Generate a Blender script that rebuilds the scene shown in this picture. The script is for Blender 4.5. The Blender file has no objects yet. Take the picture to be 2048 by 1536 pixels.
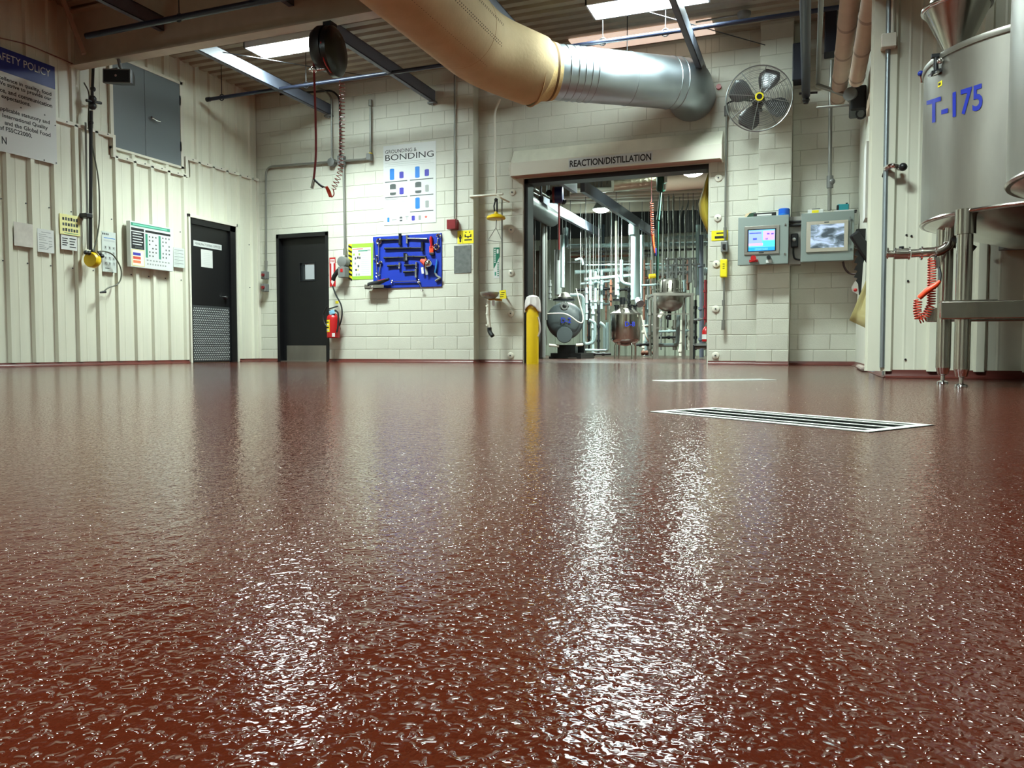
import bpy, math, random
from mathutils import Vector, Matrix
random.seed(7)
PI = math.pi
scene = bpy.context.scene
COL = scene.collection

# ------------------------------------------------------------------ camera
FPX, CXP, CYP = 1540.0, 1024.0, 768.0
YAW, PITCH, HC = math.radians(21.0), math.radians(2.64), 0.22
FW = Vector((-math.sin(YAW) * math.cos(PITCH), math.cos(YAW) * math.cos(PITCH), -math.sin(PITCH)))
RT = Vector((math.cos(YAW), math.sin(YAW), 0))
UP = RT.cross(FW)
CAM = Vector((0, 0, HC))
cam_data = bpy.data.cameras.new('camera')
cam_data.sensor_width = 36.0
cam_data.lens = FPX / 2048.0 * 36.0
cam_data.clip_start, cam_data.clip_end = 0.02, 100
cam = bpy.data.objects.new('camera', cam_data)
COL.objects.link(cam)
cam.matrix_world = Matrix(((RT.x, UP.x, -FW.x, CAM.x), (RT.y, UP.y, -FW.y, CAM.y), (RT.z, UP.z, -FW.z, CAM.z), (0, 0, 0, 1)))
scene.camera = cam

# ------------------------------------------------------------------ world, exposure
world = bpy.data.worlds.new('world')
scene.world = world
world.use_nodes = True
world.node_tree.nodes['Background'].inputs[0].default_value = (0.8, 0.85, 1.0, 1)
world.node_tree.nodes['Background'].inputs[1].default_value = 0.02
scene.view_settings.view_transform = 'Standard'
scene.view_settings.look = 'None'
scene.view_settings.gamma = 1.0
scene.view_settings.exposure = 0.25
scene.view_settings.use_curve_mapping = False

scene.cycles.max_bounces = 6
scene.cycles.diffuse_bounces = 3
scene.cycles.glossy_bounces = 3
scene.cycles.transmission_bounces = 2
scene.cycles.transparent_max_bounces = 6
scene.cycles.caustics_reflective = False
scene.cycles.caustics_refractive = False
scene.cycles.use_adaptive_sampling = True
scene.cycles.adaptive_threshold = 0.03

# light levels of the fixtures (their builders use these)
LENS = 58.0        # radiance of a ceiling fixture's lens
LAMP = 176.0       # power of the lamp in one ceiling fixture, W
LAMP_SPREAD = 122.0
LAMP_COL = (0.83, 1.0, 0.94)
BAY = 185.0        # power of a high-bay lamp in the reaction room
BAY_COL = (0.86, 1.0, 0.92)

# ------------------------------------------------------------------ picture -> place: a pixel of the photo met with a real plane
def ray(x, y):
    return FW + RT * ((x - CXP) / FPX) + UP * ((CYP - y) / FPX)
def onY(x, y, Y):
    d = ray(x, y); return CAM + d * (Y / d.y)
def onX(x, y, X):
    d = ray(x, y); return CAM + d * (X / d.x)
def onZ(x, y, Z):
    d = ray(x, y); return CAM + d * ((Z - HC) / d.z)
def onD(x, y, D):
    return CAM + ray(x, y) * D
def rectY(xl, yt, xr, yb, Y):
    xm, ym = (xl + xr) / 2, (yt + yb) / 2
    return onY(xl, ym, Y).x, onY(xr, ym, Y).x, onY(xm, yb, Y).z, onY(xm, yt, Y).z
def rectX(xl, yt, xr, yb, X):
    xm, ym = (xl + xr) / 2, (yt + yb) / 2
    return onX(xl, ym, X).y, onX(xr, ym, X).y, onX(xm, yb, X).z, onX(xm, yt, X).z

# ------------------------------------------------------------------ mesh builder
WL = {}
def V(*a):
    return Vector(a[0]) if len(a) == 1 else Vector(a)
def frame_for(d):
    d = d.normalized()
    a = Vector((0, 0, 1)) if abs(d.z) < 0.9 else Vector((1, 0, 0))
    u = d.cross(a).normalized()
    return u, u.cross(d).normalized(), d
class MB:
    def __init__(s):
        s.v, s.f = [], []
    def add(s, vs, fs):
        b = len(s.v)
        s.v += [Vector(p) for p in vs]
        s.f += [tuple(i + b for i in f) for f in fs]
        return s
    def box(s, x0, x1, y0, y1, z0, z1):
        x0, x1 = min(x0, x1), max(x0, x1); y0, y1 = min(y0, y1), max(y0, y1); z0, z1 = min(z0, z1), max(z0, z1)
        return s.add([(x, y, z) for z in (z0, z1) for y in (y0, y1) for x in (x0, x1)],
                     [(0, 2, 3, 1), (4, 5, 7, 6), (0, 1, 5, 4), (2, 6, 7, 3), (0, 4, 6, 2), (1, 3, 7, 5)])
    def obox(s, c, u, v, w, su, sv, sw):
        c = V(c); u, v, w = V(u).normalized(), V(v).normalized(), V(w).normalized()
        return s.add([c + u * (a * su / 2) + v * (b * sv / 2) + w * (d * sw / 2) for d in (-1, 1) for b in (-1, 1) for a in (-1, 1)],
                     [(0, 2, 3, 1), (4, 5, 7, 6), (0, 1, 5, 4), (2, 6, 7, 3), (0, 4, 6, 2), (1, 3, 7, 5)])
    def beam(s, p0, p1, wx, wz, up=(0, 0, 1)):
        p0, p1 = V(p0), V(p1); d = (p1 - p0)
        u = d.cross(V(up)).normalized(); w = u.cross(d).normalized()
        return s.obox((p0 + p1) / 2, d, u, w, d.length, wx, wz)
    def cyl(s, p0, p1, r0, r1=None, n=14, caps=True):
        p0, p1 = V(p0), V(p1); r1 = r0 if r1 is None else r1
        u, v, d = frame_for(p1 - p0)
        vs = []
        for p, r in ((p0, r0), (p1, r1)):
            for i in range(n):
                a = 2 * PI * i / n
                vs.append(p + (u * math.cos(a) + v * math.sin(a)) * r)
        fs = [(i, (i + 1) % n, n + (i + 1) % n, n + i) for i in range(n)]
        if caps:
            fs += [tuple(reversed(range(n))), tuple(range(n, 2 * n))]
        return s.add(vs, fs)
    def tube(s, pts, r, n=8, closed=False, caps=True):
        pts = [V(p) for p in pts]; m = len(pts)
        rs = r if isinstance(r, (list, tuple)) else [r] * m
        ds = []
        for i in range(m):
            a = pts[(i - 1) % m] if (closed or i > 0) else pts[i]
            b = pts[(i + 1) % m] if (closed or i < m - 1) else pts[i]
            ds.append((b - a).normalized())
        u, v, _ = frame_for(ds[0])
        vs = []
        for i in range(m):
            u = (u - ds[i] * u.dot(ds[i]))
            u = u.normalized() if u.length > 1e-6 else frame_for(ds[i])[0]
            v = ds[i].cross(u)
            for k in range(n):
                a = 2 * PI * k / n
                vs.append(pts[i] + (u * math.cos(a) + v * math.sin(a)) * rs[i])
        fs = []
        for i in range(m if closed else m - 1):
            j = (i + 1) % m
            for k in range(n):
                l = (k + 1) % n
                fs.append((i * n + k, i * n + l, j * n + l, j * n + k))
        if caps and not closed:
            fs += [tuple(reversed(range(n))), tuple((m - 1) * n + k for k in range(n))]
        return s.add(vs, fs)
    def lathe(s, prof, c, axis=(0, 0, 1), n=24):
        c = V(c); u, v, d = frame_for(V(axis))
        vs, fs, m = [], [], len(prof)
        for r, h in prof:
            for i in range(n):
                a = 2 * PI * i / n
                vs.append(c + d * h + (u * math.cos(a) + v * math.sin(a)) * max(r, 1e-4))
        for j in range(m - 1):
            for i in range(n):
                k = (i + 1) % n
                fs.append((j * n + i, j * n + k, (j + 1) * n + k, (j + 1) * n + i))
        fs += [tuple(reversed(range(n))), tuple((m - 1) * n + k for k in range(n))]
        return s.add(vs, fs)
    def prism(s, pts, off):
        off = V(off); n = len(pts)
        vs = [V(p) for p in pts] + [V(p) + off for p in pts]
        fs = [tuple(range(n)), tuple(reversed(range(n, 2 * n)))] + [(i, n + i, n + (i + 1) % n, (i + 1) % n) for i in range(n)]
        return s.add(vs, fs)
    def sheet(s, rows):
        n = len(rows[0]); vs = [p for r in rows for p in r]
        fs = [(i * n + k, i * n + k + 1, (i + 1) * n + k + 1, (i + 1) * n + k) for i in range(len(rows) - 1) for k in range(n - 1)]
        return s.add(vs, fs)
    def ball(s, c, r, n=12, sc=(1, 1, 1)):
        c = V(c); vs, fs, m = [], [], n // 2 + 1
        for j in range(m):
            t = PI * (j + 0.02) / (m - 1 + 0.04)
            for i in range(n):
                a = 2 * PI * i / n
                vs.append(c + Vector((r * sc[0] * math.sin(t) * math.cos(a), r * sc[1] * math.sin(t) * math.sin(a), r * sc[2] * math.cos(t))))
        for j in range(m - 1):
            for i in range(n):
                k = (i + 1) % n
                fs.append((j * n + i, (j + 1) * n + i, (j + 1) * n + k, j * n + k))
        fs += [tuple(range(n)), tuple(reversed(range((m - 1) * n, m * n)))]
        return s.add(vs, fs)
    def mesh(s, name, origin=(0, 0, 0)):
        o = V(origin)
        me = bpy.data.meshes.new(name)
        me.from_pydata([tuple(p - o) for p in s.v], [], s.f)
        me.update()
        return me
    def build(s, name, m, parent=None, smooth=True, bevel=0, loc=None, solid=0):
        if parent is not None:
            o0 = WL[parent.name]
        elif loc is not None:
            o0 = V(loc)
        else:
            lo = [min(p[i] for p in s.v) for i in range(3)]; hi = [max(p[i] for p in s.v) for i in range(3)]
            o0 = Vector(((lo[0] + hi[0]) / 2, (lo[1] + hi[1]) / 2, lo[2]))
        me = s.mesh(name, o0)
        fix_normals(me)
        if smooth:
            me.polygons.foreach_set('use_smooth', [True] * len(me.polygons))
            me.set_sharp_from_angle(angle=math.radians(38))
        me.materials.append(m)
        ob = bpy.data.objects.new(name, me)
        COL.objects.link(ob)
        if parent is not None:
            ob.parent = parent
        else:
            ob.location = o0
        WL[ob.name] = V(o0)
        if solid:
            md = ob.modifiers.new('solid', 'SOLIDIFY'); md.thickness = solid; md.offset = 0
        if bevel:
            md = ob.modifiers.new('bevel', 'BEVEL'); md.width = bevel; md.segments = 2; md.limit_method = 'ANGLE'
        return ob
import bmesh
def fix_normals(me):
    bm = bmesh.new(); bm.from_mesh(me)
    bmesh.ops.recalc_face_normals(bm, faces=bm.faces)
    bm.to_mesh(me); bm.free()
def tag(o, label=None, cat=None, group=None, kind=None):
    if label: o['label'] = label
    if cat: o['category'] = cat
    if group: o['group'] = group
    if kind: o['kind'] = kind
    return o
def thing(name, label, cat, loc, group=None, kind=None):
    o = bpy.data.objects.new(name, None)
    o.empty_display_size = 0.05
    COL.objects.link(o); o.location = loc
    WL[o.name] = V(loc)
    return tag(o, label, cat, group, kind)
def copy_tree(o, parent=None, loc=None):
    c = o.copy(); COL.objects.link(c)
    if parent is not None: c.parent = parent
    if loc is not None: c.location = loc; WL[c.name] = V(loc)
    for ch in list(o.children):
        if ch.name != c.name: copy_tree(ch, c)
    return c
def arc(c, u, v, r, a0, a1, n=8):
    c, u, v = V(c), V(u), V(v)
    return [c + (u * math.cos(a0 + (a1 - a0) * i / n) + v * math.sin(a0 + (a1 - a0) * i / n)) * r for i in range(n + 1)]
def round_path(pts, r=0.08, n=5):
    pts = [V(p) for p in pts]; out = [pts[0]]
    for i in range(1, len(pts) - 1):
        a, b, c = pts[i - 1], pts[i], pts[i + 1]
        q = min(r, (a - b).length * .45, (c - b).length * .45)
        p, t = b + (a - b).normalized() * q, b + (c - b).normalized() * q
        for k in range(n + 1):
            s = k / n
            out.append(p * (1 - s) ** 2 + b * (2 * s * (1 - s)) + t * s * s)
    return out + [pts[-1]]
def spline(pts, n=6):
    pts = [V(p) for p in pts]; out = []
    q = [pts[0] * 2 - pts[1]] + pts + [pts[-1] * 2 - pts[-2]]
    for i in range(1, len(q) - 2):
        for k in range(n):
            t = k / n
            out.append(0.5 * ((2 * q[i]) + (q[i + 1] - q[i - 1]) * t + (2 * q[i - 1] - 5 * q[i] + 4 * q[i + 1] - q[i + 2]) * t * t + (3 * q[i] - q[i - 1] - 3 * q[i + 1] + q[i + 2]) * t ** 3))
    return out + [pts[-1]]
def helix(path, r, turns, per=9):
    path = [V(p) for p in path]
    n = int(turns * per); out = []
    cum = [0.0]
    for a, b in zip(path, path[1:]): cum.append(cum[-1] + (b - a).length)
    u = None
    for i in range(n + 1):
        t = i / n * cum[-1]; k = 0
        while k < len(path) - 2 and cum[k + 1] < t: k += 1
        fr = (t - cum[k]) / max(1e-9, cum[k + 1] - cum[k])
        p = path[k].lerp(path[k + 1], fr); d = (path[k + 1] - path[k]).normalized()
        if u is None: u = frame_for(d)[0]
        u = (u - d * u.dot(d)).normalized(); v = d.cross(u)
        a = 2 * PI * i / per
        out.append(p + (u * math.cos(a) + v * math.sin(a)) * r)
    return out

# ------------------------------------------------------------------ materials (all procedural)
def lin(c):
    c = c / 255.0
    return c / 12.92 if c <= 0.04045 else ((c + 0.055) / 1.055) ** 2.4
MATS = {}
def mat(name, rgb, rough=0.5, metal=0.0, var=0.0, vscale=4.0, bump=0.0, bscale=60.0, emit=0.0, alpha=1.0, trans=0.0, stretch=(1, 1, 1), spec=0.5, rvar=0.0):
    if name in MATS: return MATS[name]
    m = bpy.data.materials.new(name); m.use_nodes = True
    nt = m.node_tree; b = nt.nodes['Principled BSDF']
    col = tuple(lin(c) for c in rgb) + (1,)
    b.inputs['Base Color'].default_value = col
    b.inputs['Roughness'].default_value = rough
    b.inputs['Metallic'].default_value = metal
    b.inputs['Specular IOR Level'].default_value = spec
    if emit:
        b.inputs['Emission Color'].default_value = col
        b.inputs['Emission Strength'].default_value = emit
    if alpha < 1: b.inputs['Alpha'].default_value = alpha
    if trans: b.inputs['Transmission Weight'].default_value = trans
    if var or bump or rvar:
        g = nt.nodes.new('ShaderNodeNewGeometry')
        mp = nt.nodes.new('ShaderNodeMapping'); mp.inputs['Scale'].default_value = stretch
        nt.links.new(g.outputs['Position'], mp.inputs['Vector'])
    if var or rvar:
        n = nt.nodes.new('ShaderNodeTexNoise'); n.inputs['Scale'].default_value = vscale; n.inputs['Detail'].default_value = 4
        nt.links.new(mp.outputs[0], n.inputs['Vector'])
    if var:
        r = nt.nodes.new('ShaderNodeValToRGB')
        r.color_ramp.elements[0].position, r.color_ramp.elements[1].position = 0.3, 0.7
        r.color_ramp.elements[0].color = tuple(c * (1 - var) for c in col[:3]) + (1,)
        r.color_ramp.elements[1].color = tuple(min(1, c * (1 + var * .6)) for c in col[:3]) + (1,)
        nt.links.new(n.outputs['Fac'], r.inputs[0]); nt.links.new(r.outputs[0], b.inputs['Base Color'])
    if rvar:
        q = nt.nodes.new('ShaderNodeMapRange')
        q.inputs['From Min'].default_value, q.inputs['From Max'].default_value = 0.3, 0.7
        q.inputs['To Min'].default_value, q.inputs['To Max'].default_value = max(0.02, rough - rvar), rough + rvar
        nt.links.new(n.outputs['Fac'], q.inputs['Value']); nt.links.new(q.outputs[0], b.inputs['Roughness'])
    if bump:
        n2 = nt.nodes.new('ShaderNodeTexNoise'); n2.inputs['Scale'].default_value = bscale; n2.inputs['Detail'].default_value = 3
        nt.links.new(mp.outputs[0], n2.inputs['Vector'])
        bp = nt.nodes.new('ShaderNodeBump'); bp.inputs['Strength'].default_value = bump; bp.inputs['Distance'].default_value = 0.01
        nt.links.new(n2.outputs['Fac'], bp.inputs['Height']); nt.links.new(bp.outputs[0], b.inputs['Normal'])
    MATS[name] = m
    return m
def floor_material():
    m = bpy.data.materials.new('red_resin_floor'); m.use_nodes = True
    nt = m.node_tree; b = nt.nodes['Principled BSDF']; N = nt.nodes.new; L = nt.links.new
    g = N('ShaderNodeNewGeometry')
    big = N('ShaderNodeTexNoise'); big.inputs['Scale'].default_value = 1.3; big.inputs['Detail'].default_value = 4
    L(g.outputs['Position'], big.inputs['Vector'])
    rp = N('ShaderNodeValToRGB')
    rp.color_ramp.elements[0].position, rp.color_ramp.elements[1].position = .3, .7
    rp.color_ramp.elements[0].color = (0.064, 0.0092, 0.0033, 1); rp.color_ramp.elements[1].color = (0.080, 0.0128, 0.0052, 1)
    L(big.outputs['Fac'], rp.inputs[0]); L(rp.outputs[0], b.inputs['Base Color'])
    b.inputs['Roughness'].default_value = 0.08
    b.inputs['Coat Weight'].default_value = 0.0
    b.inputs['Coat Roughness'].default_value = 0.05
    b.inputs['Specular IOR Level'].default_value = 0.5
    # pebbled broadcast: rounded grains of uneven size under a glossy coat
    wob = N('ShaderNodeTexNoise'); wob.noise_dimensions = '2D'; wob.inputs['Scale'].default_value = 70; wob.inputs['Detail'].default_value = 1
    L(g.outputs['Position'], wob.inputs['Vector'])
    mx = N('ShaderNodeVectorMath'); mx.operation = 'MULTIPLY_ADD'; mx.inputs[1].default_value = (.012, .012, .012)
    L(wob.outputs['Color'], mx.inputs[0]); L(g.outputs['Position'], mx.inputs[2])
    v1 = N('ShaderNodeTexVoronoi'); v1.voronoi_dimensions = '2D'; v1.feature = 'F1'; v1.inputs['Scale'].default_value = 125
    L(mx.outputs[0], v1.inputs['Vector'])
    n1 = N('ShaderNodeTexNoise'); n1.noise_dimensions = '2D'; n1.inputs['Scale'].default_value = 150; n1.inputs['Detail'].default_value = 1.0; n1.inputs['Roughness'].default_value = .45
    L(g.outputs['Position'], n1.inputs['Vector'])
    n2 = N('ShaderNodeTexNoise'); n2.noise_dimensions = '2D'; n2.inputs['Scale'].default_value = 38; n2.inputs['Detail'].default_value = 1
    L(g.outputs['Position'], n2.inputs['Vector'])
    inv = N('ShaderNodeMath'); inv.operation = 'MULTIPLY_ADD'; inv.inputs[1].default_value = -2.6; inv.inputs[2].default_value = .36
    mx0 = N('ShaderNodeMath'); mx0.operation = 'SMOOTH_MAX'; mx0.inputs[1].default_value = 0.0; mx0.inputs[2].default_value = 0.08
    L(inv.outputs[0], mx0.inputs[0])
    sq = N('ShaderNodeMath'); sq.operation = 'POWER'; sq.inputs[1].default_value = 1.7
    L(v1.outputs['Distance'], sq.inputs[0]); L(sq.outputs[0], inv.inputs[0])
    a1 = N('ShaderNodeMath'); a1.operation = 'MULTIPLY_ADD'; a1.inputs[1].default_value = 0.22
    L(n1.outputs['Fac'], a1.inputs[0]); L(mx0.outputs[0], a1.inputs[2])
    a2 = N('ShaderNodeMath'); a2.operation = 'MULTIPLY_ADD'; a2.inputs[1].default_value = 0.5
    L(n2.outputs['Fac'], a2.inputs[0]); L(a1.outputs[0], a2.inputs[2])
    bp = N('ShaderNodeBump'); bp.inputs['Strength'].default_value = 1.0; bp.inputs['Distance'].default_value = 0.0022
    L(a2.outputs[0], bp.inputs['Height']); L(bp.outputs[0], b.inputs['Normal']); L(bp.outputs[0], b.inputs['Coat Normal'])
    return m

m_floor = floor_material()
m_block = mat('painted_block', (206, 206, 192), .55, var=.05, vscale=3, bump=.25, bscale=90)
m_mortar = mat('painted_mortar', (190, 190, 176), .7)
m_panel = mat('cream_panel', (222, 221, 203), .38, var=.06, vscale=2, stretch=(4, 4, .4))
m_trim = mat('cream_trim', (222, 219, 204), .4)
m_beamc = mat('cream_steel', (190, 178, 160), .5, var=.1, vscale=5)
m_deck = mat('cream_deck', (158, 148, 130), .5, var=.12, vscale=3)
m_purlin = mat('blue_grey_steel', (92, 98, 112), .45)
m_black = mat('black_paint', (14, 14, 16), .42)
m_blackpl = mat('black_plastic', (22, 23, 26), .4)
m_rubber = mat('black_rubber', (18, 18, 19), .6)
m_cove = mat('red_cove', (92, 40, 32), .35, var=.1, vscale=6)
m_white = mat('white_paper', (214, 215, 212), .6)
m_whitegl = mat('white_gloss', (212, 215, 213), .3)
m_steel = mat('stainless', (186, 182, 174), .2, 1.0, rvar=.07, vscale=5, stretch=(1, 1, .3))
m_steelr = mat('stainless_brushed', (164, 160, 152), .40, .95, var=.12, vscale=7, stretch=(1, 1, .25))
m_chrome = mat('chrome', (215, 215, 215), .12, 1.0)
m_galv = mat('galvanised', (170, 180, 186), .42, 1.0, var=.07, vscale=3, rvar=.05)
m_conduit = mat('grey_conduit', (140, 140, 134), .4, .6)
m_greybox = mat('grey_box', (118, 120, 118), .5, .2)
m_fabric = mat('tan_fabric', (196, 172, 130), .85, var=.07, vscale=5, bump=.15, bscale=25)
m_yellow = mat('yellow_paint', (226, 190, 12), .4)
m_yellowl = mat('yellow_print', (240, 222, 30), .5)
m_red = mat('red_paint', (178, 22, 24), .35)
m_reddk = mat('dark_red_paint', (124, 24, 30), .4)
m_redhose = mat('red_hose', (130, 30, 34), .4)
m_orange = mat('orange_plastic', (232, 72, 34), .4)
m_orangehose = mat('red_orange_hose', (190, 62, 42), .4)
m_coilthin = mat('faded_red_hose', (150, 74, 58), .4)
m_blue = mat('blue_paint', (18, 50, 168), .45)
m_bluel = mat('blue_print', (30, 120, 205), .5)
m_indigo = mat('indigo_print', (62, 58, 168), .5)
m_bluelet = mat('blue_lettering', (16, 36, 150), .5)
m_banner = mat('banner_blue', (34, 44, 128), .45)
m_print = mat('black_print', (24, 24, 26), .6)
m_grey = mat('grey_print', (150, 154, 152), .6)
m_greyl = mat('light_grey_print', (192, 198, 194), .6)
m_greyd = mat('dark_grey_print', (76, 82, 82), .6)
m_green = mat('green_print', (20, 110, 84), .5)
m_teal = mat('teal_print', (60, 142, 116), .5)
m_lime = mat('lime_print', (150, 190, 62), .5)
m_insul = mat('pipe_insulation', (208, 190, 170), .7, var=.06, vscale=8)
m_band = mat('pipe_band', (168, 148, 130), .6)
m_bluepipe = mat('dark_blue_pipe', (28, 34, 52), .35)
m_panelgrey = mat('cabinet_grey', (134, 146, 142), .4)
m_hatch = mat('hatch_grey', (108, 116, 120), .4)
m_glassdark = mat('dark_glass', (30, 34, 36), .08, spec=.8)
m_pvc = mat('pvc_strip', (206, 194, 134), .25, alpha=.72)
m_wpipe = mat('white_pipe_insulation', (166, 188, 188), .5, var=.05, vscale=5)
m_vessel = mat('grey_vessel', (74, 82, 84), .45, var=.08, vscale=4)
m_brown = mat('rust_brown', (110, 70, 52), .6)
m_lens = mat('lamp_lens', (236, 255, 252), .4, emit=LENS)
m_bay = mat('bay_lens', (226, 255, 242), .4, emit=150.0)
m_brass = mat('brass', (190, 150, 70), .35, .8)
m_cloth = mat('white_cloth', (220, 214, 210), .8)
# ------------------------------------------------------------------ signs and lettering
def text_mesh(s, bold=False, shear=0, fine=False):
    cu = bpy.data.curves.new('lettering', 'FONT'); cu.body = s; cu.size = 1; cu.resolution_u = 3; cu.shear = shear
    if bold: cu.offset = 0.022
    ob = bpy.data.objects.new('lettering', cu); COL.objects.link(ob)
    me = bpy.data.meshes.new_from_object(ob.evaluated_get(bpy.context.evaluated_depsgraph_get()))
    bpy.data.objects.remove(ob); bpy.data.curves.remove(cu)
    if fine:
        bm = bmesh.new(); bm.from_mesh(me); bmesh.ops.triangulate(bm, faces=bm.faces)
        for _ in range(4):
            ed = [e for e in bm.edges if e.calc_length() > .09]
            if ed: bmesh.ops.subdivide_edges(bm, edges=ed, cuts=1); bmesh.ops.triangulate(bm, faces=bm.faces)
        bm.to_mesh(me); bm.free()
    vs = [tuple(v.co) for v in me.vertices]; fs = [tuple(p.vertices) for p in me.polygons]
    bpy.data.meshes.remove(me)
    return vs, fs
class Sign:
    """A flat printed board. O = top left corner of its face, U to the right, D downwards, face normal N."""
    def __init__(s, name, label, cat, O, U, W, H, m, t=0.004, N=None, group=None, bevel=0, parent=None, part=None, D=None):
        s.O, s.U = V(O), V(U).normalized()
        s.D = V(D).normalized() if D else Vector((0, 0, -1)); s.W, s.H = W, H
        s.N = s.U.cross(s.D).normalized() * -1
        if N is not None and s.N.dot(V(N)) < 0: s.N = -s.N
        s.k = {}; s.txt = {}
        c = s.O + s.U * W / 2 + s.D * H / 2 - s.N * t / 2
        if parent is None:
            s.root = thing(name, label, cat, s.O + s.U * W / 2 + s.D * H, group)
            MB().obox(c, s.U, s.D, s.N, W, H, t).build(part or 'board', m, s.root, smooth=False, bevel=bevel)
        else:
            s.root = MB().obox(c, s.U, s.D, s.N, W, H, t).build(name, m, parent, smooth=False, bevel=bevel)
            WL[s.root.name] = WL[parent.name]
    def pt(s, u, v, o=0.0):
        return s.O + s.U * (u * s.W) + s.D * (v * s.H) + s.N * o
    def mb(s, m, lift):
        return s.k.setdefault((m.name, lift), MB())
    def bar(s, u0, v0, u1, v1, m, lift=1, t=.0012):
        c = s.pt((u0 + u1) / 2, (v0 + v1) / 2, .0006 * lift + t * 0)
        s.mb(m, lift).obox(c, s.U, s.D, s.N, abs(u1 - u0) * s.W, abs(v1 - v0) * s.H, .0012 * lift)
        return s
    def poly(s, pts, m, lift=1):
        s.mb(m, lift).prism([s.pt(u, v, .0002) for u, v in pts], s.N * (.0010 * lift)); return s
    def disc(s, u, v, r, m, lift=1, n=12, asp=1.0):
        a = s.W / s.H
        return s.poly([(u + r * math.cos(2 * PI * i / n), v + r * a * asp * math.sin(2 * PI * i / n)) for i in range(n)], m, lift)
    def text(s, st, u0, v0, u1, v1, m, bold=False, lift=1, name='lettering'):
        vs, fs = text_mesh(st, bold)
        xs = [p[0] for p in vs]; ys = [p[1] for p in vs]
        x0, x1, y0, y1 = min(xs), max(xs), min(ys), max(ys)
        out = [s.pt(u0 + (p[0] - x0) / (x1 - x0) * (u1 - u0), v1 + (p[1] - y0) / (y1 - y0) * (v0 - v1), .0014 * lift) for p in vs]
        s.txt.setdefault(m.name, MB()).add(out, fs)
        return s
    def done(s):
        for (mn, l), b in s.k.items():
            b.build('print', bpy.data.materials[mn], s.root, smooth=False)['kind'] = 'stuff'
        for mn, b in s.txt.items():
            b.build('lettering', bpy.data.materials[mn], s.root, smooth=False)['kind'] = 'stuff'
        return s.root
def signY(name, label, cat, xl, yt, xr, yb, Y, m, t=.004, **k):     # faces -Y (towards the camera side)
    x0, x1, z0, z1 = rectY(xl, yt, xr, yb, Y)
    return Sign(name, label, cat, (x0, Y, z1), (1, 0, 0), x1 - x0, z1 - z0, m, t, N=(0, -1, 0), **k)
def signX(name, label, cat, xl, yt, xr, yb, X, m, t=.004, **k):     # faces +X, on the left wall
    y0, y1, z0, z1 = rectX(xl, yt, xr, yb, X)
    return Sign(name, label, cat, (X, y0, z1), (0, 1, 0), y1 - y0, z1 - z0, m, t, N=(1, 0, 0), **k)
def struct(o, label=None, cat=None):
    o['kind'] = 'structure'
    if label: o['label'] = label
    if cat: o['category'] = cat
    return o

# ------------------------------------------------------------------ the shell
XL, YA, YB, ZC = -8.80, 10.82, 11.02, 4.50       # left wall, back wall, recessed back wall, roof deck
XR, YD = 0.58, 6.46                              # return wall on the right, panelled wall behind the tanks
YR = 24.0                                        # far wall of the reaction room
XE = onY(947, 500, YA).x                         # edge of the left bay
OX0, OX1 = onY(1046, 550, YB).x, onY(1418, 550, YB).x
OZ = onY(1235, 341, YB).z                        # opening head
# floor with the two drain pits left open
DR = [(Vector((-.085, 2.575, 0)), math.radians(-34.3), .80, .33), (Vector((-.60, 5.50, 0)), math.radians(38.0), .86, .2)]
def drain_corners(k):
    c, a, L, W = DR[k]
    d, s = Vector((math.cos(a), math.sin(a), 0)), Vector((-math.sin(a), math.cos(a), 0))
    return [c + d * (i * L / 2) + s * (j * W / 2) for i, j in ((-1, -1), (1, -1), (1, 1), (-1, 1))]
fb = MB()
def fq(x0, x1, y0, y1): fb.add([(x0, y0, 0), (x1, y0, 0), (x1, y1, 0), (x0, y1, 0)], [(0, 1, 2, 3)])
yprev = -6
for k in (0, 1):
    cs = drain_corners(k); q = .06
    x0, x1 = min(c.x for c in cs) - q, max(c.x for c in cs) + q; y0, y1 = min(c.y for c in cs) - q, max(c.y for c in cs) + q
    fq(-9.3, 5, yprev, y0); fq(-9.3, x0, y0, y1); fq(x1, 5, y0, y1)
    ou = [Vector((x0, y0, 0)), Vector((x1, y0, 0)), Vector((x1, y1, 0)), Vector((x0, y1, 0))]
    if k == 0: ou = ou[3:] + ou[:3]
    for i in range(4):
        fb.add([ou[i], ou[(i + 1) % 4], cs[(i + 1) % 4], cs[i]], [(0, 1, 2, 3)])
    yprev = y1
fq(-9.3, 5, yprev, YB + .35)
fl = fb.build('floor', m_floor, smooth=False, loc=(0, 0, 0))
struct(fl, 'glossy red-brown pebbled resin floor', 'floor')
m_floor2 = mat('reaction_floor', (72, 44, 38), .22, var=.1, vscale=3, bump=.3, bscale=80)
f2 = MB().add([(-9.3, YB + .35, 0), (3, YB + .35, 0), (3, YR, 0), (-9.3, YR, 0)], [(0, 1, 2, 3)]).build('floor_reaction_room', m_floor2, smooth=False, loc=(-3, 15, 0))
struct(f2, 'pale red floor of the reaction room beyond the opening', 'floor')

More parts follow.
